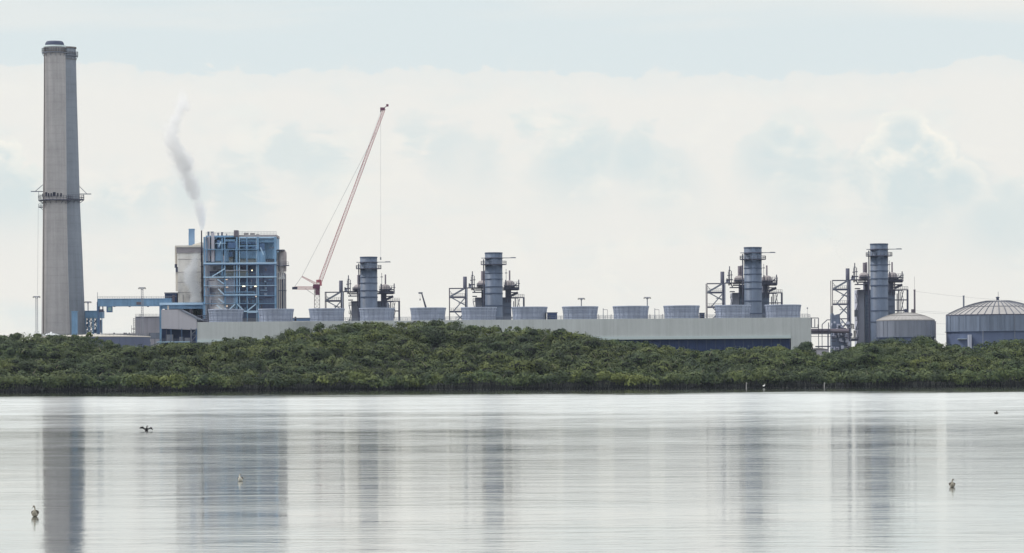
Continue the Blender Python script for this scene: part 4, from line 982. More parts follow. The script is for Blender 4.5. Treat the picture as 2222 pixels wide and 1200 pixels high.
for (x0, y0, x1, m__, ww) in ((526, 620.5, 532, 'lamp', 1.5), (552, 620.5, 556.5, 'lamp', 1.6), (489.5, 606, 494, 'lamp_dim', 1.2), (490, 622.5, 495, 'lamp_dim', 1.2), (491, 663, 494, 'lamp_dim', 2.2), (554.5, 642, 556.5, 'lamp_dim', 2.4), (546, 585.5, 547.8, 'lamp', 2.4)):
    bp_('work_lamp', [(x0, y0, x1, y0+ww)], m__, -0.9, 0.25)
rs = random.Random(21)      # small pipes, ducts and boxes packed into the open bays
for m__, cnt in (('dark_in', 16), ('steel', 22), ('blue', 18), ('steel_brown', 14), ('blue_light', 12), ('lilac_in', 14)):
    mb = MB()
    for i in range(cnt):
        px = rs.uniform(449, 590); py = rs.uniform(576, 668) if i % 3 else rs.uniform(518, 566)
        if 486 < px < 512 and py > 600: px += 40
        if rs.random() < 0.5: mb.pb(px, py, px+rs.uniform(1, 7), py+rs.uniform(1.5, 7), D+rs.uniform(4, 8), 1.2)
        elif rs.random() < 0.5: mb.tube(P(px, py, D+6), P(px, py+rs.uniform(6, 16), D+6), 0.2, 0.2, 6)
        else: mb.tube(P(px, py, D+5), P(px+rs.uniform(6, 18), py, D+5), 0.22, 0.22, 6)
    mb.each('pipework', m__, bb)
# right-hand flank of that boiler: vessels and pipes beyond the blue frame
c = P(611, 600, 1490)
fl = thing('boiler_annex', (c.x, 1490, GZ), 'pale grey annex with vertical pipes at the right flank of the blue boiler', 'building')
mb = MB(); mb.pb(602, 548, 616, 700, 1492, 14, zb=GZ); mb.build('wall', 'cream', fl)
mb = MB(); mb.lathe(P(612, 556, 1490)+Vector((0, 2, 0)), [(1.6, -6), (1.75, 0), (1.7, 1.5), (1.0, 2.6), (0.01, 2.8)], 16); mb.build('cyclone', 'drum', fl)
mb = MB(); mb.pb(600, 541.5, 617, 544, 1489, 6); mb.pb(600, 575, 627, 577, 1489, 2); mb.pb(604, 630, 622, 631.2, 1488.5, 1); mb.rail(P(602, 575, 1489), P(626, 575, 1489), 1.3, 7, .1); mb.build('platform', 'steel_dark', fl)
for px, t_, m__, ww in ((604, 592, 'steel', 1.2), (608, 590, 'steel_brown', 1.0), (613, 592, 'steel_dark', 1.8), (617.5, 592, 'steel', 1.4), (620, 594, 'steel_brown', 0.8)):
    mb = MB(); mb.tube((PX(px, 620, 1488), 1489, GZ), (PX(px, 620, 1488), 1489, PZ(px, t_, 1488)), ww*0.18, ww*0.18, 8); mb.build('riser_pipe', m__, fl)

# ------------------------------------------------------------------ gear left of the rightmost boiler
D = 1470.0; c = P(1780, 730, D)
pr = thing('pipe_bridge', (c.x, D, GZ), 'low steel pipe bridge between the cooling tower end wall and the rightmost pipe rack', 'pipe bridge')
mb = MB()
for py, rr_ in ((718.5, 0.75), (716, 0.5)): mb.tube(P(1756, py, D+0.8), P(1842, py, D+0.8), rr_, rr_, 10)
mb.each('pipe', 'steel_brown', pr)
mb = MB(); mb.pb(1755, 723.2, 1803, 725.2, D, 2); mb.pb(1755, 729.5, 1803, 730.4, D, 2); mb.pb(1770, 750.5, 1803, 753, D, 2); mb.pb(1755, 719, 1803, 723, D+1.9, .3); mb.each('beam', 'steel_dark', pr)
mb = MB()
for px, ww in ((1760, 1.5), (1776.5, 1.5), (1784, 1.4), (1797, 3)): mb.pb(px-ww/2, 722, px+ww/2, 770, D+.2, .4, zb=GZ)
mb.each('column', 'steel', pr)
mb = MB()
for (x0, y0, x1, y1) in ((1755, 690, 1776, 690), (1776, 690, 1776, 722), (1761, 691, 1761, 711), (1761, 711, 1776, 711), (1768, 692, 1768, 710), (1775, 704, 1775, 711), (1784, 704, 1784, 722), (1784, 704, 1795, 694), (1795, 694, 1803, 694), (1798, 700, 1798, 723)):
    mb.bar(P(x0, y0, D), P(x1, y1, D), 0.32)
mb.rail(P(1756, 722, D-0.2), P(1803, 722, D-0.2), 1.3, 14, .1); mb.build('pipe_loop', 'steel_dark', pr)
mb = MB(); mb.bar(P(1755.5, 688, D-20), P(1755.5, 682, D-20), 0.2); mb.ball(P(1752, 668.5, D-20), .3, .3, .3); mb.bar(P(1752, 690, D-20), P(1752, 669, D-20), 0.08); mb.build('signal_post', 'steel', pr)
D = 1484.0; c = P(1822, 730, D)
ge = thing('inlet_filter_house', (c.x, D, GZ), 'jumble of blue grey ducts and tanks at the foot of the rightmost pipe rack', 'machinery')
mb = MB(); mb.poly([(1805, 770), (1805, 683), (1806, 676), (1811, 685), (1816, 682), (1822, 681), (1824, 700), (1831, 712), (1838, 720), (1838, 770)], D, 8); mb.build('duct', 'hrsg', ge)
mb = MB(); rs = random.Random(8)
for i in range(44):
    px = rs.uniform(1800, 1842); py = rs.uniform(696, 755)
    mb.pb(px, py, px+rs.uniform(1.5, 7), py+rs.uniform(1.5, 8), D-rs.uniform(1, 3), 1.5)
mb.each('duct_box', 'hrsg2', ge)
mb = MB()
for i in range(40):
    px = rs.uniform(1800, 1844); py = rs.uniform(700, 765)
    mb.pb(px, py, px+rs.uniform(3, 10), py+rs.uniform(0.8, 2.2), D-rs.uniform(2.5, 4), 0.8)
mb.pb(1845, 724, 1850, 727, D-3, 1); mb.pb(1845, 713, 1864, 714, D-2, 1); mb.pb(1845, 732, 1864, 733.2, D-2, 1); mb.pb(1848, 734, 1862, 740, D-1, 3); mb.each('platform', 'steel_dark', ge)
mb = MB()
for px, w_, y0, y1 in ((1848, 4, 702, 712), (1852, 3, 703, 713), (1855, 6, 717, 732), (1804, 5, 664, 680)): mb.tube(P(px, y1, D), P(px, y0, D), w_/2*D/F, w_/2*D/F, 10)
mb.each('vessel', 'tank_roof', ge)
c = P(1765, 765, 1440)
uc = thing('pump_shed', (c.x, 1440, GZ), 'pale low pump shed half hidden behind the round dark tree', 'shed')
mb = MB(); mb.pb(1756, 758, 1797, 775, 1440, 6, zb=GZ); mb.build('wall', 'mid_grey', uc)
mb = MB(); mb.poly([(1754, 758), (1776, 754), (1799, 758)], 1439.6, 7); mb.build('roof', 'tank_roof', uc)

# ------------------------------------------------------------------ domed tanks
def dome_tank(pxc, D, rpx, py_eave, py_top, py_band, label, wall, ribs, flat_edge):
    r = rpx*D/F*1.008; Y = D+r; c = P(pxc, py_eave, Y); c.z = PZ(pxc, py_eave, D)+0.0; zt_ = c.z; hh = PZ(pxc, py_top, D+r)-zt_; hh = PZ(pxc, py_top, Y)-zt_
    zb_ = PZ(pxc, py_band, D)
    root = thing('domed_tank', (c.x, Y, GZ), label, 'tank', 'domed storage tanks at the right')
    mb = MB(); mb.lathe((c.x, Y, 0), [(r, zb_), (r, zt_)], 72); mb.build('shell', wall, root)
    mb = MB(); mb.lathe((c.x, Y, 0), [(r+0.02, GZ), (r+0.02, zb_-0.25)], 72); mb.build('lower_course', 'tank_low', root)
    mb = MB(); mb.lathe((c.x, Y, 0), [(r, zb_-0.25), (r+0.5, zb_-0.2), (r+0.5, zb_), (r, zb_+0.05)], 72, False); mb.build('wind_girder', 'stack_ring', root)
    mb = MB(); mb.lathe((c.x, Y, 0), [(r+0.12, zt_-0.2), (r+0.12, zt_+0.12), (r-0.2, zt_+0.14)], 72, False); mb.build('eave_ring', 'steel_dark' if ribs else 'tank_roof', root)
    prof = []; n = 9
    for i in range(n+1):
        q = i/n
        rr_ = r*(1-q) + 0.0
        zz_ = zt_+0.1+hh*(1-(1-q)**flat_edge)
        prof.append((max(rr_, 0.01), zz_))
    mb = MB(); mb.lathe((c.x, Y, 0), prof, 72, True); mb.build('roof', 'tank_roof', root)
    mb = MB(); nr = 44
    for i in range(nr):
        q = 2*math.pi*(i+0.3)/nr; ce, se = math.cos(q), math.sin(q)
        for (ra, za), (rb, zb2) in zip(prof[:-3], prof[1:-2]):
            w_ = 0.26 if ribs else 0.12
            mb.bar((c.x+ce*ra, Y+se*ra, za+0.05), (c.x+ce*rb, Y+se*rb, zb2+0.05), w_)
    for i in (3, 6): mb.lathe((c.x, Y, prof[i][1]), [(prof[i][0], 0.02), (prof[i][0]+.1, 0.16), (prof[i][0]-.15, 0.2)], 72, False)
    mb.build('roof_rib', 'roof_rib' if ribs else 'tank_roof', root)
    mb = MB(); nv = 26
    for i in range(nv):
        q = 2*math.pi*(i+0.37)/nv + 0.05*math.sin(i*3.1)
        mb.box(c.x+math.cos(q)*(r+.03)-.12, c.x+math.cos(q)*(r+.03)+.12, Y+math.sin(q)*(r+.03)-.12, Y+math.sin(q)*(r+.03)+.12, zb_, zt_-0.2)
    mb.build('seam', 'tank_wall' if ribs else 'tank_wall_pale', root)
    mb = MB(); mb.lathe((c.x, Y, zt_+hh), [(0.5, 0), (0.5, 0.9), (0.7, 1.0), (0.7, 1.2), (0.01, 1.4)], 10); mb.build('roof_vent', 'soot', root)
    return root, c, r, Y, zt_, zb_
dome_tank(1965, 1340, 62.5, 694, 678.5, 731, 'smaller domed tank with a pale smooth roof, left one of the two domed tanks', 'tank_wall_pale', False, 1.9)
t2, c, r, Y, zt_, zb_ = dome_tank(2165, 1330, 112, 682, 652, 718, 'larger domed tank with a ribbed roof, cut by the right edge of the picture', 'tank_wall', True, 1.9)
mb = MB(); mb.pb(2102, 726, 2108.5, 760, 1331, 3, zb=GZ); mb.build('downpipe', 'lilac_in', t2)
mb = MB(); mb.pb(2057, 726, 2060.5, 729, 1366, 3); mb.pb(2080, 735, 2100, 736, 1335, 4); mb.each('nameplate', 'fascia_trim', t2)
mb = MB(); mb.tube(P(2202, 682, 1330), P(2202, 760, 1330), 0.12, 0.12, 6); mb.tube(P(2133, 716, 1329), P(2133, 760, 1329), 0.14, 0.14, 6); mb.each('conduit', 'tank_wall_pale', t2)

# ------------------------------------------------------------------ poles, masts, wires
def pole(px, top, D, wpx, label, m_='steel_brown', extra=None, name='steel_pole', box=False):
    c = P(px, top, D); root = thing(name, (c.x, D, GZ), label, 'pole', 'bare steel poles among the tanks')
    rr_ = wpx/2*D/F; mb = MB(); mb.tube((c.x, D, GZ), (c.x, D, c.z), rr_, rr_*0.9, 10); mb.build('shaft', m_, root)
    mb = MB(); mb.lathe((c.x, D, c.z), [(rr_*1.15, -0.15), (rr_*1.15, 0.1), (0.01, 0.18)], 10)
    if extra: mb.bar((c.x, D, c.z), (c.x, D, PZ(px, extra, D)), 0.08)
    if box: mb.box(c.x-1.3, c.x-rr_, D-.4, D+.4, PZ(px, 680, D), PZ(px, 671, D))
    mb.build('tip', m_, root)
pole(1984.5, 629, 1420, 4.4, 'tall brownish pole with a whip antenna behind the small domed tank', extra=600, box=True)
pole(2091, 642, 1440, 4.2, 'bare grey pole rising behind the left edge of the large domed tank', 'steel')
pole(2030, 698, 1335, 2.2, 'short thin pole right beside the small domed tank', 'steel_dark')
pole(2166, 634, 1420, 1.1, 'very thin whip pole above the top of the large domed tank', 'wire')
def light_mast(px, top, D, label, lattice=False):
    c = P(px, top, D); root = thing('light_mast', (c.x, D, GZ), label, 'light mast', 'high floodlight masts around the plant')
    mb = MB()
    if lattice:
        for dx in (-0.38, 0.38): mb.bar((c.x+dx, D, GZ), (c.x+dx, D, c.z), 0.16)
        n = int((c.z-GZ)/0.8)
        for i in range(n): mb.bar((c.x-0.38, D, GZ+i*0.8), (c.x+0.38, D, GZ+(i+1)*0.8), 0.10); mb.bar((c.x-0.38, D, GZ+i*0.8), (c.x+0.38, D, GZ+i*0.8), 0.10)
    else: mb.tube((c.x, D, GZ), (c.x, D, c.z), 0.36, 0.22, 10)
    mb.build('pole', 'mast', root)
    mb = MB(); mb.box(c.x-1.3, c.x+1.3, D-0.25, D+0.25, c.z-0.15, c.z+0.1); mb.bar((c.x-0.9, D, c.z-0.1), (c.x, D, c.z-0.9), 0.12); mb.bar((c.x+0.9, D, c.z-0.1), (c.x, D, c.z-0.9), 0.12); mb.build('crossarm', 'steel', root)
    for i in range(4):
        mb = MB(); xx = c.x-1.2+i*0.8; mb.lathe((xx, D-0.4, c.z-0.45), [(0.3, -0.15), (0.33, 0.1), (0.2, 0.42), (0.01, 0.45)], 8); mb.build('floodlight', 'mast' if i % 3 else 'tan_in', root)
light_mast(79.5, 643, 1450, 'leftmost floodlight mast, a lattice pole left of the tall chimneys', True)
light_mast(191, 654.5, 1530, 'short floodlight mast just right of the chimneys above the blue intake frame')
light_mast(308.5, 624, 1465, 'tall floodlight mast standing in front of the blue gantry crane girder', True)
light_mast(1261.5, 647, 1520, 'left one of two floodlight masts behind the middle of the cooling tower')
light_mast(1404.5, 645, 1500, 'right one of two floodlight masts behind the middle of the cooling tower')
rs = random.Random(2)
D = 1420
pa = P(1986, 632, D); pw = thing('power_pole', (P(2420, 640, D).x, D, GZ), 'utility pole outside the right edge carrying the thin wires', 'pole')
mb = MB(); mb.tube((P(2420, 640, D).x, D, GZ), P(2420, 640, D), 0.3, 0.2, 8); mb.build('shaft', 'steel', pw)
for i, (y0, y1) in enumerate(((632, 655), (674, 668), (677, 674), (700, 688), (722, 716))):
    a_, b_ = P(1986, y0, D), P(2420, y1, D); mb = MB(); prev = a_
    for j in range(1, 13):
        q = a_.lerp(b_, j/12); q.z -= 1.6*4*(j/12)*(1-j/12); mb.tube(prev, q, 0.035, 0.035, 4, False); prev = q
    o = mb.build('power_wire', 'wire', loc=tuple(a_))
    tag(o, ['highest thin wire running right from the tall brownish pole', 'second thin wire from the top behind the domed tanks', 'third thin wire from the top behind the domed tanks',
            'fourth thin wire crossing the gap between the domed tanks', 'lowest thin wire crossing the gap between the domed tanks'][i], 'wire', 'thin wires behind the domed tanks')

# ------------------------------------------------------------------ cranes
D = 1580.0; c = P(690, 690, D)
cr = thing('tower_crane', (c.x, D, GZ), 'faded red lattice tower crane with a long raised jib behind the cooling tower', 'crane')
def lattice(p0, p1, w_, n, t_=0.16, taper=1.0):
    mb = MB(); p0, p1 = Vector(p0), Vector(p1); d = (p1-p0); u = d.normalized(); a_ = u.cross(Vector((0,1,0))).normalized(); b_ = Vector((0,1,0))
    def cnr(i, f):
        ww = w_*(1+(taper-1)*f)/2; s_, t2_ = ((-1,-1),(1,-1),(1,1),(-1,1))[i]; return p0+d*f+a_*ww*s_+b_*ww*t2_
    for i in range(4): mb.bar(cnr(i, 0), cnr(i, 1), t_)
    for j in range(n):
        f0_, f1_ = j/n, (j+1)/n
        for i in range(4):
            k_ = (i+1) % 4
            mb.bar(cnr(i, f0_), cnr(k_, f1_), t_*0.7); mb.bar(cnr(i, f0_), cnr(k_, f0_), t_*0.6)
    return mb
lattice((c.x-0.5, D, GZ), P(688, 625, D), 2.2, 24, 0.16).build('mast', 'drum', cr)
lattice(P(693, 615, D), P(834, 236, D), 1.5, 56, 0.15, 0.6).build('jib', 'cranered', cr)
mb = lattice(P(692, 625, D), P(640, 625, D), 1.1, 12, 0.16); mb.build('counter_jib', 'cranered', cr)
mb = MB(); mb.pb(634, 622.5, 645, 628, D-0.8, 1.6); mb.build('counterweight', 'dark_in', cr)
mb = MB(); mb.pb(679, 617, 694, 626, D-1.2, 2.4); mb.pb(684, 625, 693, 640, D-1, 2); f = mb.build('machine_deck', 'cranedark', cr)
mb = MB(); mb.pb(693, 612, 698, 620, D-1, 1.8); mb.pb(686, 607, 697, 613, D-.6, 1); mb.build('cab', 'cranered', cr)
lattice(P(690, 618, D), P(655, 600, D), 0.9, 8, 0.14, 0.5).build('back_mast', 'cranered', cr)
mb = MB(); mb.bar(P(655, 600, D), P(815, 288, D), 0.10); mb.bar(P(655, 600, D), P(638, 624, D), 0.12); mb.bar(P(693, 612, D), P(832, 238, D)+Vector((-0.8,0,0)), 0.08); mb.bar(P(662, 626, D), P(681, 639, D), 0.15); mb.build('pendant', 'wire', cr)
mb = MB(); mb.pb(825, 233, 835, 239, D-.8, 1.6); mb.pb(838, 226, 843, 231, D-.4, .8); mb.bar(P(834, 234, D), P(840, 229, D), 0.3); mb.bar(P(827, 239, D), P(826, 243, D), .5); mb.build('jib_head', 'cranedark', cr)
mb = MB(); mb.tube(P(826, 240, D), P(826, 560, D), 0.05, 0.05, 4); mb.pb(824.6, 558, 827.4, 564, D-.3, .6); mb.build('hoist_rope', 'wire', cr)
D = 1560.0; c = P(925, 690, D)
mc = thing('mobile_crane', (c.x, D, GZ), 'small dark telescopic crane boom with a hanging hook behind the cooling tower', 'crane')
mb = MB(); mb.tube((c.x+3, D, GZ+4), P(924, 667, D), 0.45, 0.4, 8); mb.tube(P(924, 667, D), P(915, 636, D), 0.4, 0.25, 8); mb.build('boom', 'steel_dark', mc)
mb = MB(); mb.pb(908, 634, 917, 637.5, D-.4, .8); mb.build('boom_head', 'steel', mc)
mb = MB(); mb.tube(P(911.5, 637, D), P(911.5, 652, D), 0.05, 0.05, 4); mb.pb(910.5, 648, 912.5, 652, D-.2, .4); mb.build('hook', 'black', mc)
mb = MB(); mb.box(c.x-2, c.x+7, D-1.4, D+1.4, GZ+1, GZ+2.6); mb.box(c.x+1.5, c.x+5, D-1.2, D+1.2, GZ+2.6, GZ+4.6)
for xx in (-1, 1, 4, 6): mb.tube((c.x+xx, D-1.5, GZ+0.6), (c.x+xx, D+1.5, GZ+0.6), 0.6, 0.6, 12)
mb.build('carrier', 'tan_in', mc)

# ------------------------------------------------------------------ birds
M['b_black'] = mat('black_feathers', S(26, 26, 30), 0.7, 0.2, 9)
M['b_grey'] = mat('grey_feathers', S(134, 130, 120), 0.8, 0.2, 9)
M['b_brown'] = mat('brown_feathers', S(58, 54, 48), 0.8, 0.25, 9)
M['b_white'] = mat('white_feathers', S(236, 236, 232), 0.8, 0.05, 9)
M['b_pale'] = mat('pale_feathers', S(178, 176, 168), 0.8, 0.15, 9)
M['b_bill'] = mat('bill', S(96, 90, 84), 0.6, 0.1, 9)
def at_water(px, py):
    dx, dy = unroll(px, py); D = CAMH*F/dy; return Vector((dx*D/F, D, 0.0)), D
def sweep(name, pts, rads, m_, parent, n=18, sub=5):
    """one continuous closed skin along a smooth curve; rads are (half width, half height)"""
    pts = [Vector(p) for p in pts]; P2 = [pts[0]*2-pts[1]]+pts+[pts[-1]*2-pts[-2]]; R2 = [rads[0]]+list(rads)+[rads[-1]]
    C, Q = [], []
    for i in range(1, len(P2)-2):
        for j in range(sub + (1 if i == len(P2)-3 else 0)):
            u = j/sub; a, b, c, d = P2[i-1], P2[i], P2[i+1], P2[i+2]
            C.append(0.5*((2*b)+(c-a)*u+(2*a-5*b+4*c-d)*u*u+(3*b-a-3*c+d)*u**3))
            e = u*u*(3-2*u); Q.append((R2[i][0]*(1-e)+R2[i+1][0]*e, R2[i][1]*(1-e)+R2[i+1][1]*e))
    vs = []; m2 = len(C)
    for k2 in range(m2):
        T = (C[min(k2+1, m2-1)]-C[max(k2-1, 0)]).normalized()
        sx = Vector((1, 0, 0)) - T*T.x; sx.normalize(); up = sx.cross(T); up = -up if up.z < -0.01 and abs(T.z) < 0.7 else up
        for i in range(n):
            q = 2*math.pi*i/n; vs.append(C[k2]+sx*math.cos(q)*Q[k2][0]+up*math.sin(q)*Q[k2][1])
    mb = MB(); mb.add([v+Vector(parent.location) for v in vs], [(j*n+i, j*n+(i+1) % n, (j+1)*n+(i+1) % n, (j+1)*n+i) for j in range(m2-1) for i in range(n)]+[tuple(range(n-1, -1, -1)), tuple(range((m2-1)*n, m2*n))], True)
    return mb.build(name, m_, parent)
def swimmer(px, py, wpx, hpx, head, label, flip=1, body='b_grey', tip='b_brown', name='water_bird'):
    p, D = at_water(px, py); k_ = D/F; W = wpx*k_; H = hpx*k_
    root = thing(name, p, label, 'bird', 'birds floating on the water')
    bw, bh = W*0.5, H*0.36
    # breast towards the camera, tail away, neck rising in an S and turned to one side
    f_ = flip
    pts = [(0, 1.45*W, bh*0.95), (0, 0.9*W, bh*0.75), (0, 0.2*W, bh*0.62), (0, -0.42*W, bh*0.72), (-0.03*W*f_, -0.66*W, bh*1.15), (-0.10*W*f_, -0.60*W, H*0.62), (-0.07*W*f_, -0.60*W, H*0.80), (0.03*W*f_, -0.66*W, H*0.90), (0.10*W*f_, -0.72*W, H*0.88)]
    rads = [(bw*0.12, bh*0.06), (bw*0.65, bh*0.38), (bw*0.95, bh*0.70), (bw*0.80, bh*0.62), (bw*0.48, bw*0.45), (bw*0.22, bw*0.24), (bw*0.20, bw*0.2), (bw*0.26, bw*0.24), (bw*0.08, bw*0.08)]
    sweep('body', pts, rads, body, root)
    mb = MB(); o3 = root.location
    for s_ in (-1, 1):
        mb.ball(o3+Vector((s_*bw*0.74, 0.35*W, bh*0.95)), bw*0.30, W*0.75, bh*0.5, 12, 8)
    mb.each('wing', tip, root)
    mb = MB(); mb.ball(o3+Vector((0, 0.6*W, bh*1.35)), bw*0.75, W*0.7, bh*0.25, 10, 6); mb.build('back_feathers', tip, root)
    mb = MB(); hd = o3+Vector((0.03*W*flip, -0.62*W, H*0.92))
    mb.tube(hd+Vector((0.03*W*flip, -0.02, 0)), hd+Vector((0.20*W*flip, -0.28*W, -H*0.17)), bw*0.12, bw*0.04, 8); mb.build('bill', 'b_bill', root)
    mb = MB(); mb.ball(hd+Vector((0, 0.0, H*0.05)), bw*0.2, bw*0.24, bw*0.13, 8, 6); mb.build('cap', head, root)
    mb = MB(); mb.ball(hd+Vector((0.02*W*flip+bw*0.16, -bw*0.15, 0.0)), bw*.05, bw*.05, bw*.05, 6, 5); mb.ball(hd+Vector((0.02*W*flip-bw*0.16, -bw*0.15, 0.0)), bw*.05, bw*.05, bw*.05, 6, 5); mb.each('eye', 'b_black', root)
swimmer(75.5, 1121, 15.5, 25, 'b_grey', 'largest pale grey bird floating left of the chimney reflection', flip=-1)
swimmer(521.5, 1044, 12, 17, 'b_black', 'pale bird with a dark crown floating in the boiler reflection', flip=1, body='b_pale')
swimmer(2066.5, 1057, 13, 18.5, 'b_black', 'dark headed grey bird floating alone at the right', flip=1)
swimmer(2162, 898, 9, 6.5, 'b_brown', 'tiny distant bird low on the water near the right edge', flip=-1, body='b_brown', tip='b_brown')
# cormorant drying its wings on the water
p, D = at_water(318, 935.5); k_ = D/F
co = thing('cormorant', p, 'black cormorant with both wings spread, sitting on the water', 'bird')
pts = [(0, 0, 1.5), (0, -1.5, 4.5), (1.2, -1.5, 7.0), (0.8, -2, 9.6), (1.8, -2.6, 11), (3.2, -3, 11.3), (0, 4, 1.6), (0, 8, 1.2)]
pts = [Vector(q)*k_ for q in pts]
sweep('body', [pts[7], pts[6], pts[0], pts[1], pts[2], pts[3], pts[4], pts[5]], [(0.8*k_, 0.4*k_), (2.4*k_, 1.3*k_), (3.6*k_, 2.2*k_), (3.0*k_, 2.6*k_), (1.5*k_, 1.5*k_), (0.95*k_, 0.95*k_), (1.2*k_, 1.0*k_), (0.4*k_, 0.4*k_)], 'b_black', co)
for s_ in (-1, 1):
    # shoulder, wrist raised, feather tips drooping: thick curved wing
    arm = [(2.0*s_, 0, 5.5), (4.5*s_, 0.5, 6.2), (7.2*s_, 0.8, 9.6), (11.5*s_, 1.2, 9.3), (15.5*s_, 1.8, 6.8)] if s_ < 0 else [(2.2, 0, 5.0), (5.5, 0.4, 6.4), (8.5, 0.8, 8.2), (11.5, 1.2, 7.6), (13.2, 1.6, 4.2)]
    drop = [1.8, 3.0, 4.2, 3.4, 0.8] if s_ < 0 else [1.5, 2.4, 3.0, 4.0, 2.2]
    mb = MB(); vs = []
    for (x_, y_, z_), d_ in zip(arm, drop):
        for oy, oz in ((-0.35, 0.35), (0.35, 0.35), (0.5, -d_), (0.1, -d_)): vs.append(Vector((x_, y_+oy, z_+oz))*k_ + p)
    fs = []
    for j in range(4):
        for i in range(4): fs.append((j*4+i, j*4+(i+1) % 4, (j+1)*4+(i+1) % 4, (j+1)*4+i))
    fs += [(3,2,1,0), (16,17,18,19)]
    mb.add(vs, fs, True)
    for j in range(4):
        (x_, y_, z_), (x2, y2, z2) = arm[j], arm[j+1]
        for u in (0.2, 0.6):
            xx, yy, zz_, dd = x_+(x2-x_)*u, y_+(y2-y_)*u+0.3, z_+(z2-z_)*u, drop[j]+(drop[j+1]-drop[j])*u
            mb.tube(Vector((xx, yy, zz_-dd*0.3))*k_+p, Vector((xx+0.9*s_, yy+0.2, zz_-dd-1.3))*k_+p, 0.55*k_, 0.15*k_, 6)
    mb.build('wing', 'b_black', co)
mb = MB(); mb.tube(Vector((3.0, -3, 11.3))*k_+p, Vector((5.2, -3.6, 11.6))*k_+p, 0.4*k_, 0.15*k_, 6); mb.build('bill', 'b_bill', co)
# egret at the foot of the mangroves
D = 1001.0; p = P(1656, 832.5, D); k_ = D/F*0.75
eg = thing('egret', (p.x, D-2, 0), 'small white egret at the dark foot of the mangroves', 'bird')
pts = [Vector(q)*k_ for q in ((0, 0, 6.5), (2.2, 0, 7.3), (3.2, 0, 9.4), (2.6, 0, 10.8), (3.6, 0, 11.4), (-3.4, 0, 6.0))]
sweep('body', [pts[5], pts[0], pts[1], pts[2], pts[3], pts[4]], [(.4*k_,.3*k_), (1.7*k_,1.6*k_), (1.1*k_,1.1*k_), (.5*k_,.5*k_), (.45*k_,.45*k_), (.4*k_,.35*k_)], 'b_white', eg)
o3 = Vector(eg.location)
for s_ in (-1, 1):
    mb = MB(); mb.tube(o3+Vector((0.6*s_, 0, 6))*k_, o3+Vector((0.6*s_, 0.3, -1))*k_, 0.28*k_, 0.22*k_, 6); mb.build('leg', 'b_black', eg)
mb = MB(); mb.tube(o3+Vector((3.9, 0, 11.4))*k_, o3+Vector((6.0, 0, 11.1))*k_, .3*k_, .08*k_, 6); mb.build('bill', 'b_bill', eg)
for px, py, l_ in ((1618.5, 829, 'pale stump left of the white egret'), (1787.5, 829, 'pale thin stump right of the white egret')):
    D = 1001.0; p = P(px, py, D); mb = MB(); mb.tube((p.x, D-1.2, -0.3), (p.x+0.05, D-1.2, p.z), 0.11, 0.07, 7); mb.tube((p.x, D-1.2, p.z*0.6), (p.x+0.35, D-1.3, p.z*0.85), 0.06, 0.03, 5)
    tag(mb.build('mooring_stump', 'tank_roof', loc=(p.x, D-1.2, 0)), l_+' in the shade under the mangroves', 'stump', 'stumps in the water')

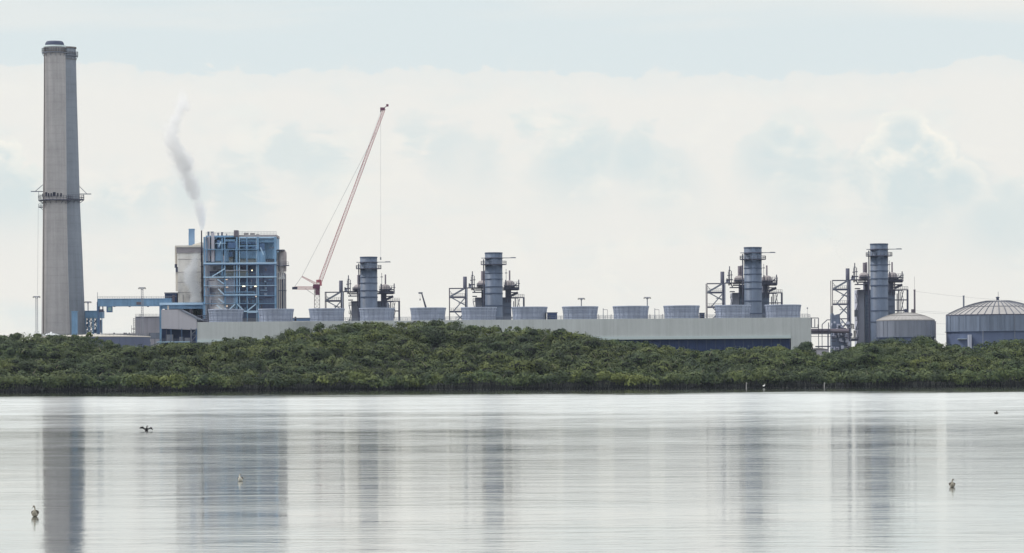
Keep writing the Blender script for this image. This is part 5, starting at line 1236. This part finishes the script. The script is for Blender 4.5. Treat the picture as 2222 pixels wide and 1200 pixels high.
# ------------------------------------------------------------------ steam plumes (volumes)
def plume(name, pts, dens, label, nscale=0.34, soft=0.80, thr=0.42, depth=None):
    """pts: list of (px, py, radius px) at depth; the axis follows them, noise eats into the edge"""
    D = depth
    W = [(P(a_, b_, D), r_*D/F) for a_, b_, r_ in pts]
    base = W[0][0]; W = [(c_, r_*(1.0 if i_ < 1 else 1.25)) for i_, (c_, r_) in enumerate(W)]
    mb = MB(); n = 14; vs = []
    z0, z1 = W[0][0].z-base.z, W[-1][0].z-base.z
    for c_, r_ in W:
        for i in range(n):
            q = 2*math.pi*i/n; vs.append((c_.x+math.cos(q)*r_*1.35, c_.y+math.sin(q)*r_*1.35, c_.z))
    m_ = len(W)
    mb.add(vs, [(j*n+i, j*n+(i+1) % n, (j+1)*n+(i+1) % n, (j+1)*n+i) for j in range(m_-1) for i in range(n)] + [tuple(range(n-1, -1, -1)), tuple(range((m_-1)*n, m_*n))])
    mt = bpy.data.materials.new(name); mt.use_nodes = True; mt.node_tree.nodes.clear(); t = NT(mt.node_tree)
    g = t.n('ShaderNodeTexCoord').outputs['Object']; X, Y, Z = t.xyz(g)
    zn = t.m('DIVIDE', t.m('SUBTRACT', Z, z0), z1-z0)
    def curve(vals, lo, hi):
        fc = t.n('ShaderNodeFloatCurve'); cv = fc.mapping.curves[0]
        cv.points[0].location = (0, (vals[0][1]-lo)/(hi-lo)); cv.points[-1].location = (1, (vals[-1][1]-lo)/(hi-lo))
        for q, v in vals[1:-1]: cv.points.new(q, (v-lo)/(hi-lo))
        fc.mapping.update(); t.put(fc.inputs['Value'], zn)
        return t.m('ADD', t.m('MULTIPLY', fc.outputs[0], hi-lo), lo)
    tv = [((c_.z-base.z-z0)/(z1-z0)) for c_, r_ in W]
    xs_ = [c_.x-base.x for c_, r_ in W]; rs_ = [r_ for c_, r_ in W]
    cxn = curve(list(zip(tv, xs_)), min(xs_)-0.01, max(xs_)+0.01)
    crn = curve(list(zip(tv, rs_)), 0.0, max(rs_)+0.01)
    dx = t.m('SUBTRACT', X, cxn); d = t.m('DIVIDE', t.m('SQRT', t.m('ADD', t.m('MULTIPLY', dx, dx), t.m('MULTIPLY', Y, Y))), crn)
    ns = t.noise(g, nscale, 6, 0.62, 1.2); n2 = t.noise(g, nscale*0.35, 3, 0.5)
    calm = t.sstep(zn, -0.02, 0.22)
    body = t.m('SUBTRACT', t.m('SUBTRACT', 1.0, d), t.m('MULTIPLY', t.m('MULTIPLY', t.m('SUBTRACT', 1.0, ns), soft*1.6), calm))
    body = t.m('ADD', body, t.m('MULTIPLY', t.m('MULTIPLY', t.m('SUBTRACT', n2, 0.5), 1.15), calm))
    body = t.sstep(body, -0.22, thr*0.7)
    endf = t.m('MULTIPLY', t.sstep(zn, 1.0, 0.8), t.sstep(zn, -0.01, 0.015))
    thin = t.m('SUBTRACT', 1.0, t.m('MULTIPLY', zn, 0.55))
    dn = t.m('MULTIPLY', t.m('MULTIPLY', t.m('MULTIPLY', body, dens), endf), thin)
    pv = t.n('ShaderNodeVolumePrincipled'); pv.inputs['Color'].default_value = (0.985, 0.988, 0.992, 1); pv.inputs['Anisotropy'].default_value = 0.1
    t.l(dn, pv.inputs['Density'])
    ou = t.n('ShaderNodeOutputMaterial'); t.l(pv.outputs[0], ou.inputs['Volume'])
    o = mb.build(name, mt, loc=tuple(base)); o.data.update()
    return tag(o, label, 'steam', kind='stuff')
plume('steam_plume', [(438.5, 500, 3.0), (437, 470, 11), (431, 440, 20), (414, 400, 29), (402, 360, 36), (388, 325, 33), (372, 300, 26), (376, 265, 27), (392, 240, 27), (396, 215, 22), (390, 180, 16)], 1.0,
      'grey white plume of steam drifting up and left from the thin dark stack', depth=1494.0)
plume('steam_wisp', [(1839.5, 581, 4), (1830, 565, 9), (1815, 548, 13), (1806, 530, 14), (1800, 505, 14), (1792, 480, 14)], 0.055, 'faint wisp of steam above the rightmost pipe rack', depth=1500.0, nscale=0.25)
plume('steam_wisp', [(1568, 583, 4), (1560, 565, 8), (1550, 545, 11), (1546, 525, 12), (1540, 500, 12)], 0.05, 'faint wisp of steam above the pipe rack of the third grey boiler', depth=1515.0, nscale=0.25)
plume('steam_veil', [(425, 662, 12), (424, 640, 17), (420, 620, 20), (414, 600, 20), (418, 575, 18), (424, 555, 14), (428, 540, 8)], 0.9, 'white veil of steam in front of the pale cream boiler house', depth=1492.0, nscale=0.22, soft=0.6)
plume('steam_veil', [(478, 676, 14), (474, 655, 24), (470, 635, 26), (468, 615, 22), (462, 595, 16)], 0.12, 'thin veil of steam before the lower left of the blue steel boiler', depth=1472.0, nscale=0.12)
plume('steam_veil', [(611, 606, 8), (612, 594, 9), (610, 580, 9), (611, 566, 9), (608, 550, 8)], 0.4, 'small white steam cloud at the grey annex of the blue boiler', depth=1487.0, nscale=0.3)

# ------------------------------------------------------------------ haze over the bay
hm = bpy.data.materials.new('haze'); hm.use_nodes = True; hm.node_tree.nodes.clear(); t = NT(hm.node_tree)
pv = t.n('ShaderNodeVolumePrincipled'); pv.inputs['Color'].default_value = (0.72, 0.85, 1.0, 1); pv.inputs['Density'].default_value = HAZE
ou = t.n('ShaderNodeOutputMaterial'); t.l(pv.outputs[0], ou.inputs['Volume'])
mb = MB(); mb.box(-420, 420, -60, 1700, -2.0, 190)
o = mb.build('haze', hm); tag(o, 'thin bluish haze over the water and the plant', 'haze', kind='stuff')
bpy.context.view_layer.update()
